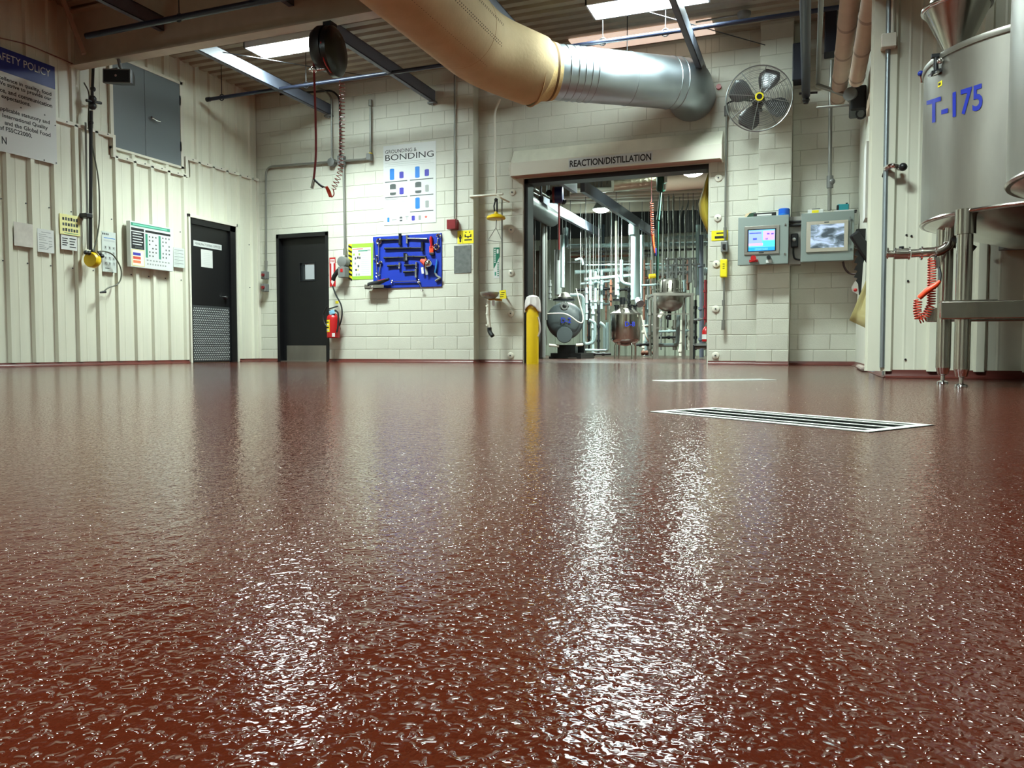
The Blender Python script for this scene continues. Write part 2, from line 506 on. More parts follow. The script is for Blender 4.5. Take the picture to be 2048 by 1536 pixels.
# block walls: backing with every painted block a piece of its own
BL = {}
def block_mesh(w, h):
    k = (round(w, 3), round(h, 3))
    if k not in BL:
        j, d, e = .0025, .0032, .05
        a, b = w / 2 - j, h / 2 - j; c, f = a - .005, b - .005
        vs = [(-a, e, -b), (a, e, -b), (a, e, b), (-a, e, b), (-a, d, -b), (a, d, -b), (a, d, b), (-a, d, b), (-c, 0, -f), (c, 0, -f), (c, 0, f), (-c, 0, f)]
        fs = [(8, 9, 10, 11)] + [(4 + i, 4 + (i + 1) % 4, 8 + (i + 1) % 4, 8 + i) for i in range(4)] + [(i, (i + 1) % 4, 4 + (i + 1) % 4, 4 + i) for i in range(4)]
        me = bpy.data.meshes.new('block'); me.from_pydata(vs, [], fs); me.update(); fix_normals(me); me.materials.append(m_block)
        BL[k] = me
    return BL[k]
def sub_rect(r, hs):
    out = [r]
    for (a0, a1, b0, b1) in hs:
        nx = []
        for (x0, x1, z0, z1) in out:
            if x1 <= a0 or x0 >= a1 or z1 <= b0 or z0 >= b1:
                nx.append((x0, x1, z0, z1)); continue
            if x0 < a0: nx.append((x0, a0, z0, z1))
            if x1 > a1: nx.append((a1, x1, z0, z1))
            xa, xb = max(x0, a0), min(x1, a1)
            if z0 < b0: nx.append((xa, xb, z0, b0))
            if z1 > b1: nx.append((xa, xb, b1, z1))
        out = nx
    return [q for q in out if q[1] - q[0] > .035 and q[3] - q[2] > .03]
def block_wall(parent, x0, x1, z0, z1, Y, holes=(), bw=.4064, bh=.2032, off=0.0):
    n, z = 0, z0
    row = 0
    while z < z1 - .02:
        zt = min(z + bh, z1); x = x0 - (bw / 2 if row % 2 else 0) - off
        while x < x1 - .01:
            a, b = max(x, x0), min(x + bw, x1)
            if b - a > .03:
                for (p, q, r, t) in sub_rect((a, b, z, zt), holes):
                    o = bpy.data.objects.new('block', block_mesh(q - p, t - r))
                    COL.objects.link(o); o.parent = parent
                    o.location = Vector(((p + q) / 2, Y, (r + t) / 2)) - WL[parent.name]
                    n += 1
            x += bw
        z = zt; row += 1
    return n
D2 = rectY(555, 466, 658, 722, YA)                # door_2 hole
ZB = 0.0
def backing(name, x0, x1, z0, z1, Y, t, holes=(), label=None):
    b = MB()
    for (p, q, r, s) in sub_rect((x0, x1, z0, z1), holes):
        b.box(p, q, Y + .006, Y + t, r, s)
    return struct(b.build(name, m_mortar, smooth=False, loc=(x0, Y, z0)), label, 'wall')
hA = [(D2[0] + .02, D2[1] - .02, -1, D2[3] - .02)]
wA = backing('wall_back_left', XL - .1, XE, 0, ZC + .1, YA, .2 + .3, hA, 'white painted block wall with the black door and posters')
block_wall(wA, XL, XE, 0, ZC, YA, hA, off=.12)
hB = [(OX0, OX1, -1, OZ)]
XP0, XP1 = onY(1513, 600, YA).x, onY(1579, 600, YA).x
wB = backing('wall_back_center', XE - .02, XR + .3, 0, ZC + .1, YB, .28, hB, 'white painted block wall around the wide opening')
block_wall(wB, XE, OX1 + .0001, 0, ZC, YB, hB, off=.05)
wC = backing('wall_back_right', XP0, XP1, 0, ZC + .1, YA, .19, (), 'white painted block pier behind the control cabinet')
block_wall(wC, XP0, XP1, 0, ZC, YA, off=.2)
for (a, b) in ((OX1, XP0), (XP1, XR + .05)):
    block_wall(wB, a, b, 0, ZC, YB, off=.1)
# block return at the bay edge
rt = MB().box(XE - .02, XE + .001, YA + .004, YB + .01, 0, ZC).build('block_return', m_block, wA, smooth=False)
for sx in (OX0, OX1):
    MB().box(sx - .02, sx + (.002 if sx == OX0 else .02), YB + .004, YB + .28, 0, OZ).build('opening_jamb', m_block, wB, smooth=False)

# left wall of ribbed metal panels
def rib_profile(n, pitch=.3048, rh=.040, foot=.085, top=.05):
    pts = [(0, 0)]
    for i in range(n):
        c = i * pitch + pitch / 2
        pts += [(c - foot / 2, 0), (c - top / 2, rh), (c + top / 2, rh), (c + foot / 2, 0)]
        for q in (.33, .67):                      # shallow stiffening beads between the ribs
            m = c + foot / 2 + (pitch - foot) * q
            if i < n - 1 or True: pts += [(m - .012, 0), (m, .003), (m + .012, 0)]
    pts = [p for p in pts if p[0] <= n * pitch] + [(n * pitch, 0)]
    return pts
def panel_strip(parent, name, P0, U, N, width_n, z0, z1, m, rh=.034, zf=None):
    """one sheet three ribs wide; P0 its corner, U along the wall, N into the room; zf(u) gives the top"""
    pts = rib_profile(width_n, rh=rh)
    b = MB()
    lo = [V(P0) + V(U) * u + V(N) * h + Vector((0, 0, z0)) for u, h in pts]
    hi = [V(P0) + V(U) * u + V(N) * h + Vector((0, 0, z1)) for u, h in pts]
    b.sheet([lo, hi])
    return b.build(name, m, parent, smooth=False)
TZ1 = onX(172, 256, XL + .03).z                  # trim heights on the left wall
TZ2 = onX(300, 331, XL + .03).z
TZ3 = onX(441, 337, XL + .03).z
HY0, HY1, HZ0, HZ1 = onX(219, 240, XL).y, onX(364, 240, XL).y, onX(362, 337, XL).z, onX(364, 166, XL).z
HS0, HS1 = onX(228, 300, XL + .03).y, onX(373, 335, XL + .03).y
D1 = rectX(378, 430, 476, 722, XL + .03)
D1 = (D1[0], D1[1], 0.0, onX(427, 438, XL + .03).z)
wl = MB().box(XL - .3, XL - .02, -6, YA + .5, 0, 5.2).build('wall_left', m_panel, smooth=False, loc=(XL, 4, 0))
struct(wl, 'cream ribbed metal wall on the left', 'wall')
PH = onX(27, 700, XL + .034).y - .1524            # phase of the ribs
y = PH - .9144 * 6
while y < YA:
    n = 3
    for k in range(3):
        y0 = y + k * .3048
        if y0 + .3048 > YA + .01: continue
        if y0 > D1[0] - .2 and y0 + .3048 < D1[1] + .25 and False: continue
    def seg(a, b, z0, z1, nm, off, rh):
        cnt = int(round((b - a) / .3048))
        if cnt >= 1: panel_strip(wl, nm, (XL + off, a, 0), (0, 1, 0), (1, 0, 0), cnt, z0, z1, m_panel, rh)
    for k in range(3):
        a, b = y + k * .3048, y + (k + 1) * .3048
        if b > YA + .05: break
        mid = (a + b) / 2
        top = TZ2 if HS0 < mid < HS1 else (TZ1 if mid <= HS0 else TZ3)
        zlo = D1[3] - .02 if D1[0] - .02 < mid < D1[1] + .02 else .05
        seg(a, b, zlo, top, 'wall_panel', 0, .042)
        if HY0 - .05 < mid < HY1 + .05:
            seg(a, b, HZ1, 5.1, 'upper_panel', -.018, .03)
            if top < HZ0: seg(a, b, top, HZ0, 'upper_panel', -.018, .03)
        else:
            seg(a, b, top, 5.1, 'upper_panel', -.018, .03)
    y += .9144
MB().box(XL - .02, XL + .012, YA - .2, YA + .002, .05, TZ3).build('end_panel', m_panel, wl, smooth=False)
tm = MB()
for (a, b, z) in ((-6, HS0, TZ1), (HS0, HS1, TZ2), (HS1, YA - .02, TZ3)):
    tm.box(XL - .015, XL + .042, a - .015, b + .015, z - .025, z + .02)
for (yy, z0, z1) in ((HS0, TZ2, TZ1), (HS1, TZ2, TZ3)):
    tm.box(XL - .015, XL + .044, yy - .025, yy + .02, z0 - .025, z1 + .02)
tr = struct(tm.build('trim_1', m_trim, smooth=False, loc=(XL, 8, 3)), 'stepped cream cap trim along the ribbed left wall', 'trim')
ct = MB().box(XL - .01, XL + .035, YA - .05, YA + .003, .05, TZ3).build('corner_trim', m_trim, tr, smooth=False)
sc = MB()
yy = PH - .9
for i in range(24):
    yy = PH - 1.2 + i * .3048
    if yy < YA - .1:
        for z in (onX(150, 425, XL).z, onX(150, 537, XL).z):
            if not (D1[0] - .05 < yy + .06 < D1[1] + .05): sc.cyl((XL - .002, yy + .06, z), (XL + .008, yy + .06, z), .009, n=6)
        zt = TZ2 if HS0 < yy < HS1 else (TZ1 if yy <= HS0 else TZ3)
        sc.cyl((XL + .04, yy, zt), (XL + .048, yy, zt), .009, n=6)
sc.build('screw', m_greyd, wl, smooth=False)['kind'] = 'stuff'

# panelled wall on the right and its return
wd = struct(MB().box(XR - .02, 4.5, YD + .02, YD + .22, 0, 5.2).build('wall_right', m_panel, smooth=False, loc=(2, YD, 0)), 'cream ribbed metal wall behind the steel tanks', 'wall')
RP = onY(1867, 600, YD).x
x = RP - .3048 * 1.5
for g in range(6):
    panel_strip(wd, 'wall_panel', (x, YD, 0), (1, 0, 0), (0, -1, 0), 3, .05, 5.1, m_panel, .034)
    x += .9144
MB().box(XR - .025, x - 6 * .9144 + .02, YD - .012, YD + .05, .05, 5.1).build('end_panel', m_panel, wd, smooth=False)
wr = struct(MB().box(XR, XR + .2, YD + .22, YB + .4, 0, 5.2).build('wall_return', m_block, smooth=False, loc=(XR, 8.5, 0)), 'narrow return wall with the plastic strip doorway', 'wall')

# cove base in the floor's red
cv = MB()
def cove(p0, p1, n, h=.05, d=.05):
    p0, p1, n = V(p0), V(p1), V(n)
    prof = [(0, h), (.008, h), (.012, .03), (.024, .012), (d, .0015), (0, 0)]
    cv.prism([p0 + n * a + Vector((0, 0, z)) for a, z in prof], p1 - p0)
cove((XL + .02, -6, 0), (XL + .02, D1[0] - .02, 0), (1, 0, 0)); cove((XL + .02, D1[1] + .02, 0), (XL + .02, YA, 0), (1, 0, 0))
cove((XL, YA, 0), (D2[0], YA, 0), (0, -1, 0)); cove((D2[1], YA, 0), (XE, YA, 0), (0, -1, 0)); cove((XE, YA - .02, 0), (XE, YB, 0), (1, 0, 0))
cove((XE, YB, 0), (OX0, YB, 0), (0, -1, 0)); cove((OX1, YB, 0), (XP0, YB, 0), (0, -1, 0)); cove((XP0, YA, 0), (XP1, YA, 0), (0, -1, 0)); cove((XP1, YB, 0), (XR, YB, 0), (0, -1, 0))
cove((XR, YB, 0), (XR, YD, 0), (-1, 0, 0)); cove((XR - .03, YD, 0), (4.5, YD, 0), (0, -1, 0), h=.06, d=.07)
struct(cv.build('baseboard_all', m_cove, loc=(0, 0, 0)), 'red resin cove base along the foot of the walls', 'baseboard').name = 'baseboard_room'

# walls behind the camera (so the room is closed)
struct(MB().box(-9.3, 5, -6.2, -6, 0, 5.2).build('wall_behind', m_block, smooth=False, loc=(-2, -6, 0)), 'plain painted wall behind the viewer', 'wall')
struct(MB().box(4.4, 4.6, -6, YD, 0, 5.2).build('wall_far_right', m_block, smooth=False, loc=(4.5, 0, 0)), 'plain painted wall at the far right', 'wall')

# roof deck: ribbed sheets running left to right
cl = struct(MB().box(-9.2, 5, -6.2, YB + .3, ZC + .09, ZC + .14).build('ceiling', m_deck, smooth=False, loc=(-3, 3, ZC)), 'cream ribbed metal roof deck', 'ceiling')
dpr = []
for i in range(3):
    b0 = i * .2
    dpr += [(b0, 0), (b0 + .10, 0), (b0 + .125, .045), (b0 + .175, .045), (b0 + .2, 0)]
y = YB
DK = None
while y > 3.0:
    pts = [(y - u, ZC + h) for u, h in dpr]
    b = MB().sheet([[(XL, a, z) for a, z in pts], [(4.4, a, z) for a, z in pts]])
    b.build('deck_sheet', m_deck, cl, smooth=False)
    y -= .6
MB().box(XL, 4.4, -6, y, ZC, ZC + .02).build('deck_sheet', m_deck, cl, smooth=False)

# cream I-beam across the room, the purlins framing into it
BY = 7.34
bz = onY(450, 83, BY).z
bm_ = thing('roof_beam', 'cream steel I-beam crossing the room below the roof deck', 'beam', (-3, BY, bz), kind='structure')
for (a, b) in ((XL, -4.06), (-3.02, 4.4)):        # the beam is coped around the fabric duct
    MB().box(a, b, BY - .085, BY + .085, bz, bz + .018).build('lower_flange', m_beamc, bm_, smooth=False)
    MB().box(a, b, BY - .006, BY + .006, bz + .018, ZC - .03).build('web', m_beamc, bm_, smooth=False)
MB().box(XL, 4.4, BY - .085, BY + .085, ZC - .03, ZC - .012).build('upper_flange', m_beamc, bm_, smooth=False)
MB().box(-4.06, -3.02, BY - .05, BY + .05, ZC - .16, ZC - .03).build('coped_plate', m_beamc, bm_, smooth=False)
px_ = [onY(660, 226, YA).x, onY(867, 196, YA).x, (onY(867, 196, YA).x + onY(1410, 170, YA).x) / 2, onY(1412, 168, YB).x]
pz_ = onY(867, 205, YA).z
plab = ['first roof purlin from the left wall', 'roof purlin ending above the bonding poster', 'roof purlin hidden behind the tan duct', 'roof purlin ending left of the wall fan']
for i, X in enumerate(px_):
    zz = pz_ if i < 3 else onY(1408, 174, YB).z
    t = thing('roof_purlin', 'blue-grey steel ' + plab[i], 'purlin', (X, 9, zz), 'roof purlins', 'structure')
    ye = (YA if i < 2 else YB) - .01
    far = MB().box(X - .035, X + .035, BY + .02, ye, zz, zz + .008).box(X + .028, X + .035, BY + .02, ye, zz, zz + .17).box(X - .035, X + .035, BY + .02, ye, zz + .162, zz + .17)
    far.build('channel', m_purlin, t, smooth=False)
    MB().box(X - .035, X + .035, -3, BY - .02, zz + .03, zz + .038).box(X + .028, X + .035, -3, BY - .02, zz + .03, zz + .2).box(X - .035, X + .035, -3, BY - .02, zz + .19, zz + .2).build('channel', m_purlin, t, smooth=False)
    MB().box(X - .07, X + .07, ye - .06, ye + .005, zz - .03, zz).cyl((X, ye - .03, zz - .05), (X, ye - .03, zz), .02, n=8).build('bracket', m_greybox, t, smooth=False)
p0, p1 = onY(118, -20, 7.0), onY(168, 108, 7.2)
MB().beam(p0, p1, .07, .05).build('knee_brace', mat('pinkish_primer', (176, 150, 132), .5), bm_, smooth=False)
# ------------------------------------------------------------------ ceiling fixtures
def fixture(x0, x1, y0, y1, z, label, pw=1.0):
    cx, cy = (x0 + x1) / 2, (y0 + y1) / 2
    t = thing('ceiling_light', label, 'ceiling light', (cx, cy, z), 'strip lights under the roof deck')
    b = MB(); e = .02
    b.box(x0, x1, y0, y1, z + .07, z + .085)
    for (a, c, d, f) in ((x0, x0 + e, y0, y1), (x1 - e, x1, y0, y1), (x0, x1, y0, y0 + e), (x0, x1, y1 - e, y1)):
        b.box(a, c, d, f, z - .004, z + .08)
    b.build('housing', m_whitegl, t, smooth=False)
    MB().box(x0 + e, x1 - e, y0 + e, y1 - e, z, z + .02).build('lens', m_lens, t, smooth=False)
    for q in (x0 + .2, x1 - .2): MB().cyl((q, cy, z + .08), (q, cy, ZC), .006, n=6).build('hanger', m_greybox, t)
    ld = bpy.data.lights.new('strip_lamp', 'AREA'); ld.shape = 'RECTANGLE'; ld.size, ld.size_y = x1 - x0 - .06, y1 - y0 - .06
    ld.energy = LAMP * pw; ld.color = LAMP_COL; ld.spread = math.radians(LAMP_SPREAD)
    lo = bpy.data.objects.new('strip_lamp', ld); COL.objects.link(lo); lo.parent = t; lo.location = (0, 0, -.012)
    return t
ZF = 4.30
a0, a1 = onZ(487, 95, ZF), onZ(527, 118, ZF)
fixture(a0.x, a0.x + 1.45, a0.y, a1.y, ZF, 'bright strip light behind the black hose reel')
b0, b1, b2 = onZ(1170, 10, ZF), onZ(1195, 40, ZF), onZ(1422, 8, ZF)
fixture(b0.x, b2.x, b0.y, b1.y, ZF, 'bright strip light above the galvanised duct')
for i, (X, Y) in enumerate([(a0.x, 1.2), (-1.5, 3.4), (b0.x, -3.2)]):  # first and last are unseen fixtures added to light the room
    fixture(X, X + 1.42, Y - .23, Y + .23, ZF, ['added unseen strip light left of the viewer', 'strip light above the nearer tank', 'added unseen strip light behind the viewer'][i], (1.1, 1.4, .7)[i])
# pale roof strip along the back wall, brightness put in as glow
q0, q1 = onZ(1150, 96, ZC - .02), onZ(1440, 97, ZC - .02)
MB().box(q0.x, q1.x, YB - .62, YB - .12, ZC - .03, ZC - .012).build('glowing_roof_strip', mat('roof_strip_glow', (255, 228, 208), .5, emit=.6), smooth=False)
tag(bpy.data.objects['glowing_roof_strip'], 'pale glowing roof strip behind the galvanised duct', 'roof panel')

# ------------------------------------------------------------------ pipes under the roof
def hanger(parent, p, top=None):
    top = ZC if top is None else top
    MB().cyl((p.x, p.y, p.z + .05), (p.x, p.y, top), .006, n=6).tube(arc(p, (1, 0, 0), (0, 0, 1), .045, 0, 2 * PI, 10)[:-1], .008, 6, closed=True).build('hanger', m_blackpl, parent)
e0 = onY(415, 199, 9.5); PZ = e0.z
t = thing('roof_pipe', 'long black pipe hung under the deck near the back wall', 'pipe', (-4, 9.5, PZ))
MB().cyl((e0.x, 9.5, PZ), (XR - .05, 9.5, PZ), .027).build('pipe', m_bluepipe, t)
MB().cyl((e0.x - .015, 9.5, PZ), (e0.x + .05, 9.5, PZ), .034).build('end_cap', m_blackpl, t)
for xx in (443, 612, 1205, 1330):
    hanger(t, Vector((onY(xx, 160, 9.5).x, 9.5, PZ)))
e1 = onY(173, 72, 6.9)
t = thing('roof_pipe', 'dark pipe hung on the near side of the cream beam', 'pipe', (-5, 6.9, e1.z))
MB().cyl((e1.x, 6.9, e1.z), (3.5, 6.9, e1.z), .035).build('pipe', m_bluepipe, t)
hanger(t, Vector((onY(358, 27, 6.9).x, 6.9, e1.z)))
# thin tie rods
t = thing('tie_rod', 'thin bracing rod crossing under the left strip light', 'rod', onZ(560, 120, 4.2))
MB().cyl(onY(425, 101, 8.2), onY(735, 152, 10.3), .006, n=6).build('rod', m_blackpl, t)
t = thing('tie_rod', 'thin bracing rod right of the right strip light', 'rod', onZ(1380, 60, 4.2))
MB().cyl(onY(1300, 25, 9.0), onY(1530, 90, 10.4), .006, n=6).build('rod', m_blackpl, t)
t = thing('ceiling_junction', 'round grey junction box with conduit under the deck', 'junction box', onZ(1488, 30, ZC - .1))
c = onZ(1488, 30, ZC - .1)
MB().lathe([(.03, -.05), (.07, -.03), (.085, 0), (.085, .03)], c).build('box', m_greybox, t)
MB().cyl(c + V(-.08, 0, .01), c + V(-.6, .05, .02), .012).build('conduit', m_conduit, t)

# ------------------------------------------------------------------ ducts
DZ = 3.72
pA, pB = onY(1095, 143, 9.15), onY(1345, 166, 10.35)
r_m = .325
t = thing('metal_duct', 'galvanised round duct elbowing into the back wall', 'duct', (pB.x, 10.4, pB.z - r_m))
dirm = (pB - pA).normalized()
wallp = Vector((pB.x + .16, YB + .02, pB.z - .01))
path = [pA, pA + dirm * .06]
L = (pB - pA).length
MB().tube([pA, pA + dirm * L * .5, pB] , r_m, 36, caps=False).build('straight_run', m_galv, t)
el = [pB, pB + dirm * .10, pB + dirm * .2 + V(.0, .05, 0), wallp + V(0, -.35, 0), wallp]
MB().tube(round_path([pB, pB + dirm * .22, wallp + V(0, -.12, 0), wallp], .3, 5), r_m * .995, 36).build('elbow', m_galv, t)
for k, fr in enumerate((.04, .10, .16, .21, .26, .31, .62, .97, 1.03)):
    p = pA + dirm * (L * fr)
    MB().tube([p - dirm * .006, p, p + dirm * .006], [r_m + .001, r_m + .007, r_m + .001], 36, caps=False).build('bead', m_galv, t)
pm = pA + dirm * (L * .62)
MB().cyl(pm + V(0, 0, r_m), (pm.x, pm.y, ZC), .006, n=6).build('hanger_rod', m_blackpl, t)
MB().obox(pm + V(.0, -r_m * .98, .06), dirm, V(0, 0, 1), dirm.cross(V(0, 0, 1)), .05, .04, .03).build('bracket', m_whitegl, t, smooth=False)
MB().cyl(wallp + V(.36, -.02, .1), wallp + V(.36, -.06, .1), .035, n=10).build('red_tag', m_red, t)
r_f = .415
t = thing('fabric_duct', 'large tan fabric air duct with rows of perforations', 'duct', (-3.3, 6, DZ - r_f))
fx = onY(872, 0, 6.9).x
ctl = [Vector((pA.x - .52, 1.0, pA.z + .06)), Vector((pA.x - .52, 8.2, pA.z + .05)), pA - dirm * .16]
fp = [ctl[0], ctl[0].lerp(ctl[1], .5)] + round_path([ctl[0].lerp(ctl[1], .6), ctl[1] + V(0, .15, 0), pA - dirm * .2], .55, 8)[1:]
body = MB().tube(fp, r_f, 48, caps=False).build('body', m_fabric, t)
q = pA - dirm * .2
MB().tube([q - dirm * .012, q, q + dirm * .012], [r_f + .002, r_f + .014, r_f + .002], 48, caps=False).build('end_seam', mat('seam_fabric', (168, 132, 88), .85), t)
MB().tube([q, q + dirm * .05, q + dirm * .12, q + dirm * .27], [r_f, r_f * .97, r_m + .03, r_m + .012], 40, caps=False).build('cuff', mat('cuff_fabric', (206, 176, 120), .8, bump=.4, bscale=30), t)
MB().tube([q + dirm * .19, q + dirm * .22], [r_m + .022, r_m + .022], 40, caps=False).build('strap', mat('strap_fabric', (120, 92, 60), .8), t)
# seam hoops
for fr in (1, ):
    p = Vector((ctl[1].x, 7.75, ctl[1].z + .003))
    MB().tube([p + V(0, -.004, 0), p, p + V(0, .004, 0)], [r_f + .001, r_f + .003, r_f + .001], 48, caps=False).build('hoop_seam', mat('seam_fabric', (168, 132, 88), .85), t)
# perforation rows on the side towards the tanks
pf = MB()
X0, Zc = ctl[0].x, ctl[0].z
for ang, off in ((8, 0), (11, .02), (-18, 0), (-21.5, .02), (-58, .0)):
    a = math.radians(ang)
    yv = 5.6
    while yv < 7.95:
        n = Vector((math.cos(a), 0, math.sin(a)))
        c = Vector((X0, yv + off, Zc - .01 * (yv - 1) / 7.2)) + n * (r_f + .0005)
        s_ = .009 if ang != -58 else .005
        pf.obox(c, (0, 1, 0), n.cross(V(0, 1, 0)), n, s_ * 1.4, s_, .002)
        yv += .045
pf.build('perforation', mat('hole_dark', (46, 34, 24), .9), t, smooth=False)['kind'] = 'stuff'

# ------------------------------------------------------------------ left wall things
XS = XL + .045
yb0 = onX(112, 240, XS).y; zt, zb_ = onX(112, 135, XS).z, onX(112, 329, XS).z
W_ = 1.75; H_ = zt - zb_
bn = Sign('safety_banner', 'blue and white safety policy banner high on the left wall', 'banner', (XS, yb0 - W_, zt), (0, 1, 0), W_, H_, m_white, .004, N=(1, 0, 0))
bn.bar(0, 0, 1, .23, m_banner)
def uu(x): return 1 - (yb0 - onX(x, 240, XS).y) / W_
bn.text('SAFETY POLICY', uu(-12), .048, uu(103), .122, m_white, lift=2)
for (st, xe, v, xs_) in (('excellence in quality, food', 104, .315, -12), ('We strive to provide our', 104, .365, -4), ('service, and communication', 105, .43, -22), ('expectations.', 62, .49, 4),
                         ('applicable statutory and', 99, .61, -4), ('International Quality', 95, .672, 5), ('and the Global Food', 100, .735, 9), ('of FSSC22000.', 63, .795, -2), ('N', 12, .925, 2)):
    hgt = .042 if st != 'N' else .07
    bn.text(st, uu(xs_), v - hgt, uu(xe), v + (.008 if any(c in st for c in 'qpy,') else 0), m_print, bold=True)
bn.done()
for (u, v) in ((.992, .6), (.9, .985), (.5, .985), (.992, .985)): MB().cyl(bn.pt(u, v, 0), bn.pt(u, v, .006), .008, n=8).build('grommet', m_greyd, bn.root)
# cable sagging along the wall above the banner
t = thing('wall_cable', 'thin tan cable strung above the safety banner', 'cable', onX(60, 100, XS))
MB().tube(spline([onX(-60, 62, XS), onX(0, 76, XS), onX(50, 88, XS), onX(100, 108, XS), onX(150, 130, XS)]), .007, 6).build('cable', m_brown, t)

s = signX('notice_sheet', 'crumpled blank paper sheet, leftmost notice on the ribbed wall', 'paper', 28, 446, 66, 493, XS, mat('stained_paper', (206, 200, 190), .6, var=.1, vscale=14), .003, group='notices on the ribbed wall')
s.done()
s = signX('notice_sheet', 'white typed sheet right of the crumpled blank paper', 'paper', 75, 459, 108, 505, XS, m_white, .003, group='notices on the ribbed wall')
for i, v in enumerate((.12, .22, .30, .38, .46, .58, .68, .76, .84)): s.bar(.1 if i else .25, v, (.8 if i == 0 else .42 + .1 * (i % 3)), v + .025, m_grey); (s.bar(.68, v + .02, .88, v + .045, m_grey) if i in (2, 4, 5, 6) else None)
s.poly([(.55, .82), (.58, .84), (.9, .7), (.88, .68)], m_grey); s.done()
s = signX('pictogram_sign', 'pale yellow sign with three rows of small pictograms', 'sign', 120, 430, 160, 470, XS + .01, mat('pale_yellow', (232, 226, 158), .5), .012, group='notices on the ribbed wall')
for r in range(3):
    for k in range(6): s.bar(.12 + k * .135, .16 + r * .27 - .02 * (k % 2), .21 + k * .135, .30 + r * .27, m_greyd if (k + r) % 3 else m_print)
s.bar(.2, .91, .9, .94, m_teal); s.done()
s = signX('notice_card', 'small white card with black bars below the yellow pictogram sign', 'sign', 122, 471, 154, 500, XS, m_white, .004, group='notices on the ribbed wall')
for k in range(4): s.bar(.08, .2 + k * .15, .42 - .06 * (k % 2), .27 + k * .15, m_print); s.bar(.53, .18 + k * .19, .92 - .05 * (k % 3), .25 + k * .19, m_print)
s.done()
s = signX('notice_sheet', 'tall pale printed sheet beside the looped cord', 'paper', 204, 464, 232, 544, XS, mat('pale_paper', (204, 212, 206), .6), .003, group='notices on the ribbed wall')
[s.bar(.05 + .12 * k, .04, .13 + .12 * k, .085, m_greyd) for k in range(4)]; s.bar(.15, .15, .95, .165, m_bluel); s.bar(.15, .2, .9, .24, m_greyl)
for r in range(4):
    for k in range(3): s.bar(.15 + k * .29, .36 + r * .13, .36 + k * .29, .44 + r * .13, m_greyl); s.bar(.22 + k * .29, .37 + r * .13, .28 + k * .29, .42 + r * .13, m_grey)
s.bar(.2, .9, .5, .92, m_greyd); s.done()
s = signX('notice_sheet', 'pale notice tucked between the chart board and the door', 'paper', 347, 496, 369, 535, XS, mat('pale_paper', (204, 212, 206), .6), .003, group='notices on the ribbed wall')
for r in range(5): s.bar(.08, .1 + r * .17, .9, .13 + r * .17, m_grey); s.bar(.1, .16 + r * .17, .5, .22 + r * .17, m_greyl)
s.done()
# chart board, standing off the wall
s = signX('chart_board', 'thick white hazard chart board with green headings left of the door', 'chart board', 261, 449, 346, 538, XS + .07, m_whitegl, .07, bevel=.004)
s.bar(.02, .03, .93, .10, m_teal); s.bar(.06, .05, .86, .08, mat('pale_teal', (120, 200, 176), .5), lift=2)
s.bar(.02, .14, .31, .20, m_print); s.bar(.34, .15, .94, .20, m_print)
s.bar(.02, .225, .31, .60, m_print)
for k in range(5): s.bar(.05, .255 + k * .058, .25 + .03 * (k % 2), .275 + k * .058, m_whitegl, lift=2)
s.bar(.10, .54, .27, .58, m_greyd, lift=2)
s.bar(.02, .61, .31, .975, mat('pale_gold', (214, 204, 128), .5)); s.bar(.035, .625, .295, .96, mat('cream_print', (240, 236, 214), .5), lift=2)
for k, mm in enumerate((m_indigo, mat('red_print', (214, 78, 62), .5), mat('orange_print', (236, 130, 92), .5))): s.bar(.05, .68 + k * .085, .22, .74 + k * .085, mm, lift=3)
s.bar(.34, .23, .39, .76, m_teal); s.bar(.65, .23, .70, .76, m_teal)
for r in range(6):
    for k in range(3):
        if (r + k) % 4 != 3: s.bar(.42 + k * .075, .27 + r * .085, .45 + k * .075, .30 + r * .085, m_greyd); s.bar(.74 + k * .075, .25 + r * .088, .765 + k * .075, .285 + r * .088, m_greyd)
for k in range(8): s.bar(.36 + k * .072, .80, .40 + k * .072, .83, m_grey); s.bar(.37 + k * .06, .88, .40 + k * .06, .915, m_grey)
s.done()
# grey double hatch high in the wall
hd = thing('door_3', 'grey double hatch doors high in the left wall', 'hatch', (XL, (HY0 + HY1) / 2, HZ0), kind='structure')
MB().box(XL - .018, XL + .02, HY0, HY1, HZ0, HZ0 + .03).box(XL - .018, XL + .02, HY0, HY1, HZ1 - .04, HZ1).box(XL - .018, XL + .02, HY0, HY0 + .05, HZ0, HZ1).box(XL - .018, XL + .02, HY1 - .05, HY1, HZ0, HZ1).build('hatch_frame', m_trim, hd, smooth=False)
ym = onX(289, 230, XL).y
for (a, b) in ((HY0 + .05, ym - .003), (ym + .003, HY1 - .05)):
    MB().box(XL - .018, XL + .012, a, b, HZ0 + .03, HZ1 - .04).build('hatch_leaf', m_hatch, hd, smooth=False, bevel=.003)
hp = onX(299, 236, XL + .012)
MB().cyl(hp, hp + V(.045, 0, 0), .022).tube([hp + V(.045, 0, 0), hp + V(.05, .08, -.02), hp + V(.045, .15, -.015)], .011).build('lever_handle', m_chrome, hd)
for z in (HZ0 + .25, HZ1 - .35): MB().box(XL + .01, XL + .02, HY1 - .06, HY1 - .035, z, z + .14).build('hinge', m_blackpl, hd, smooth=False)
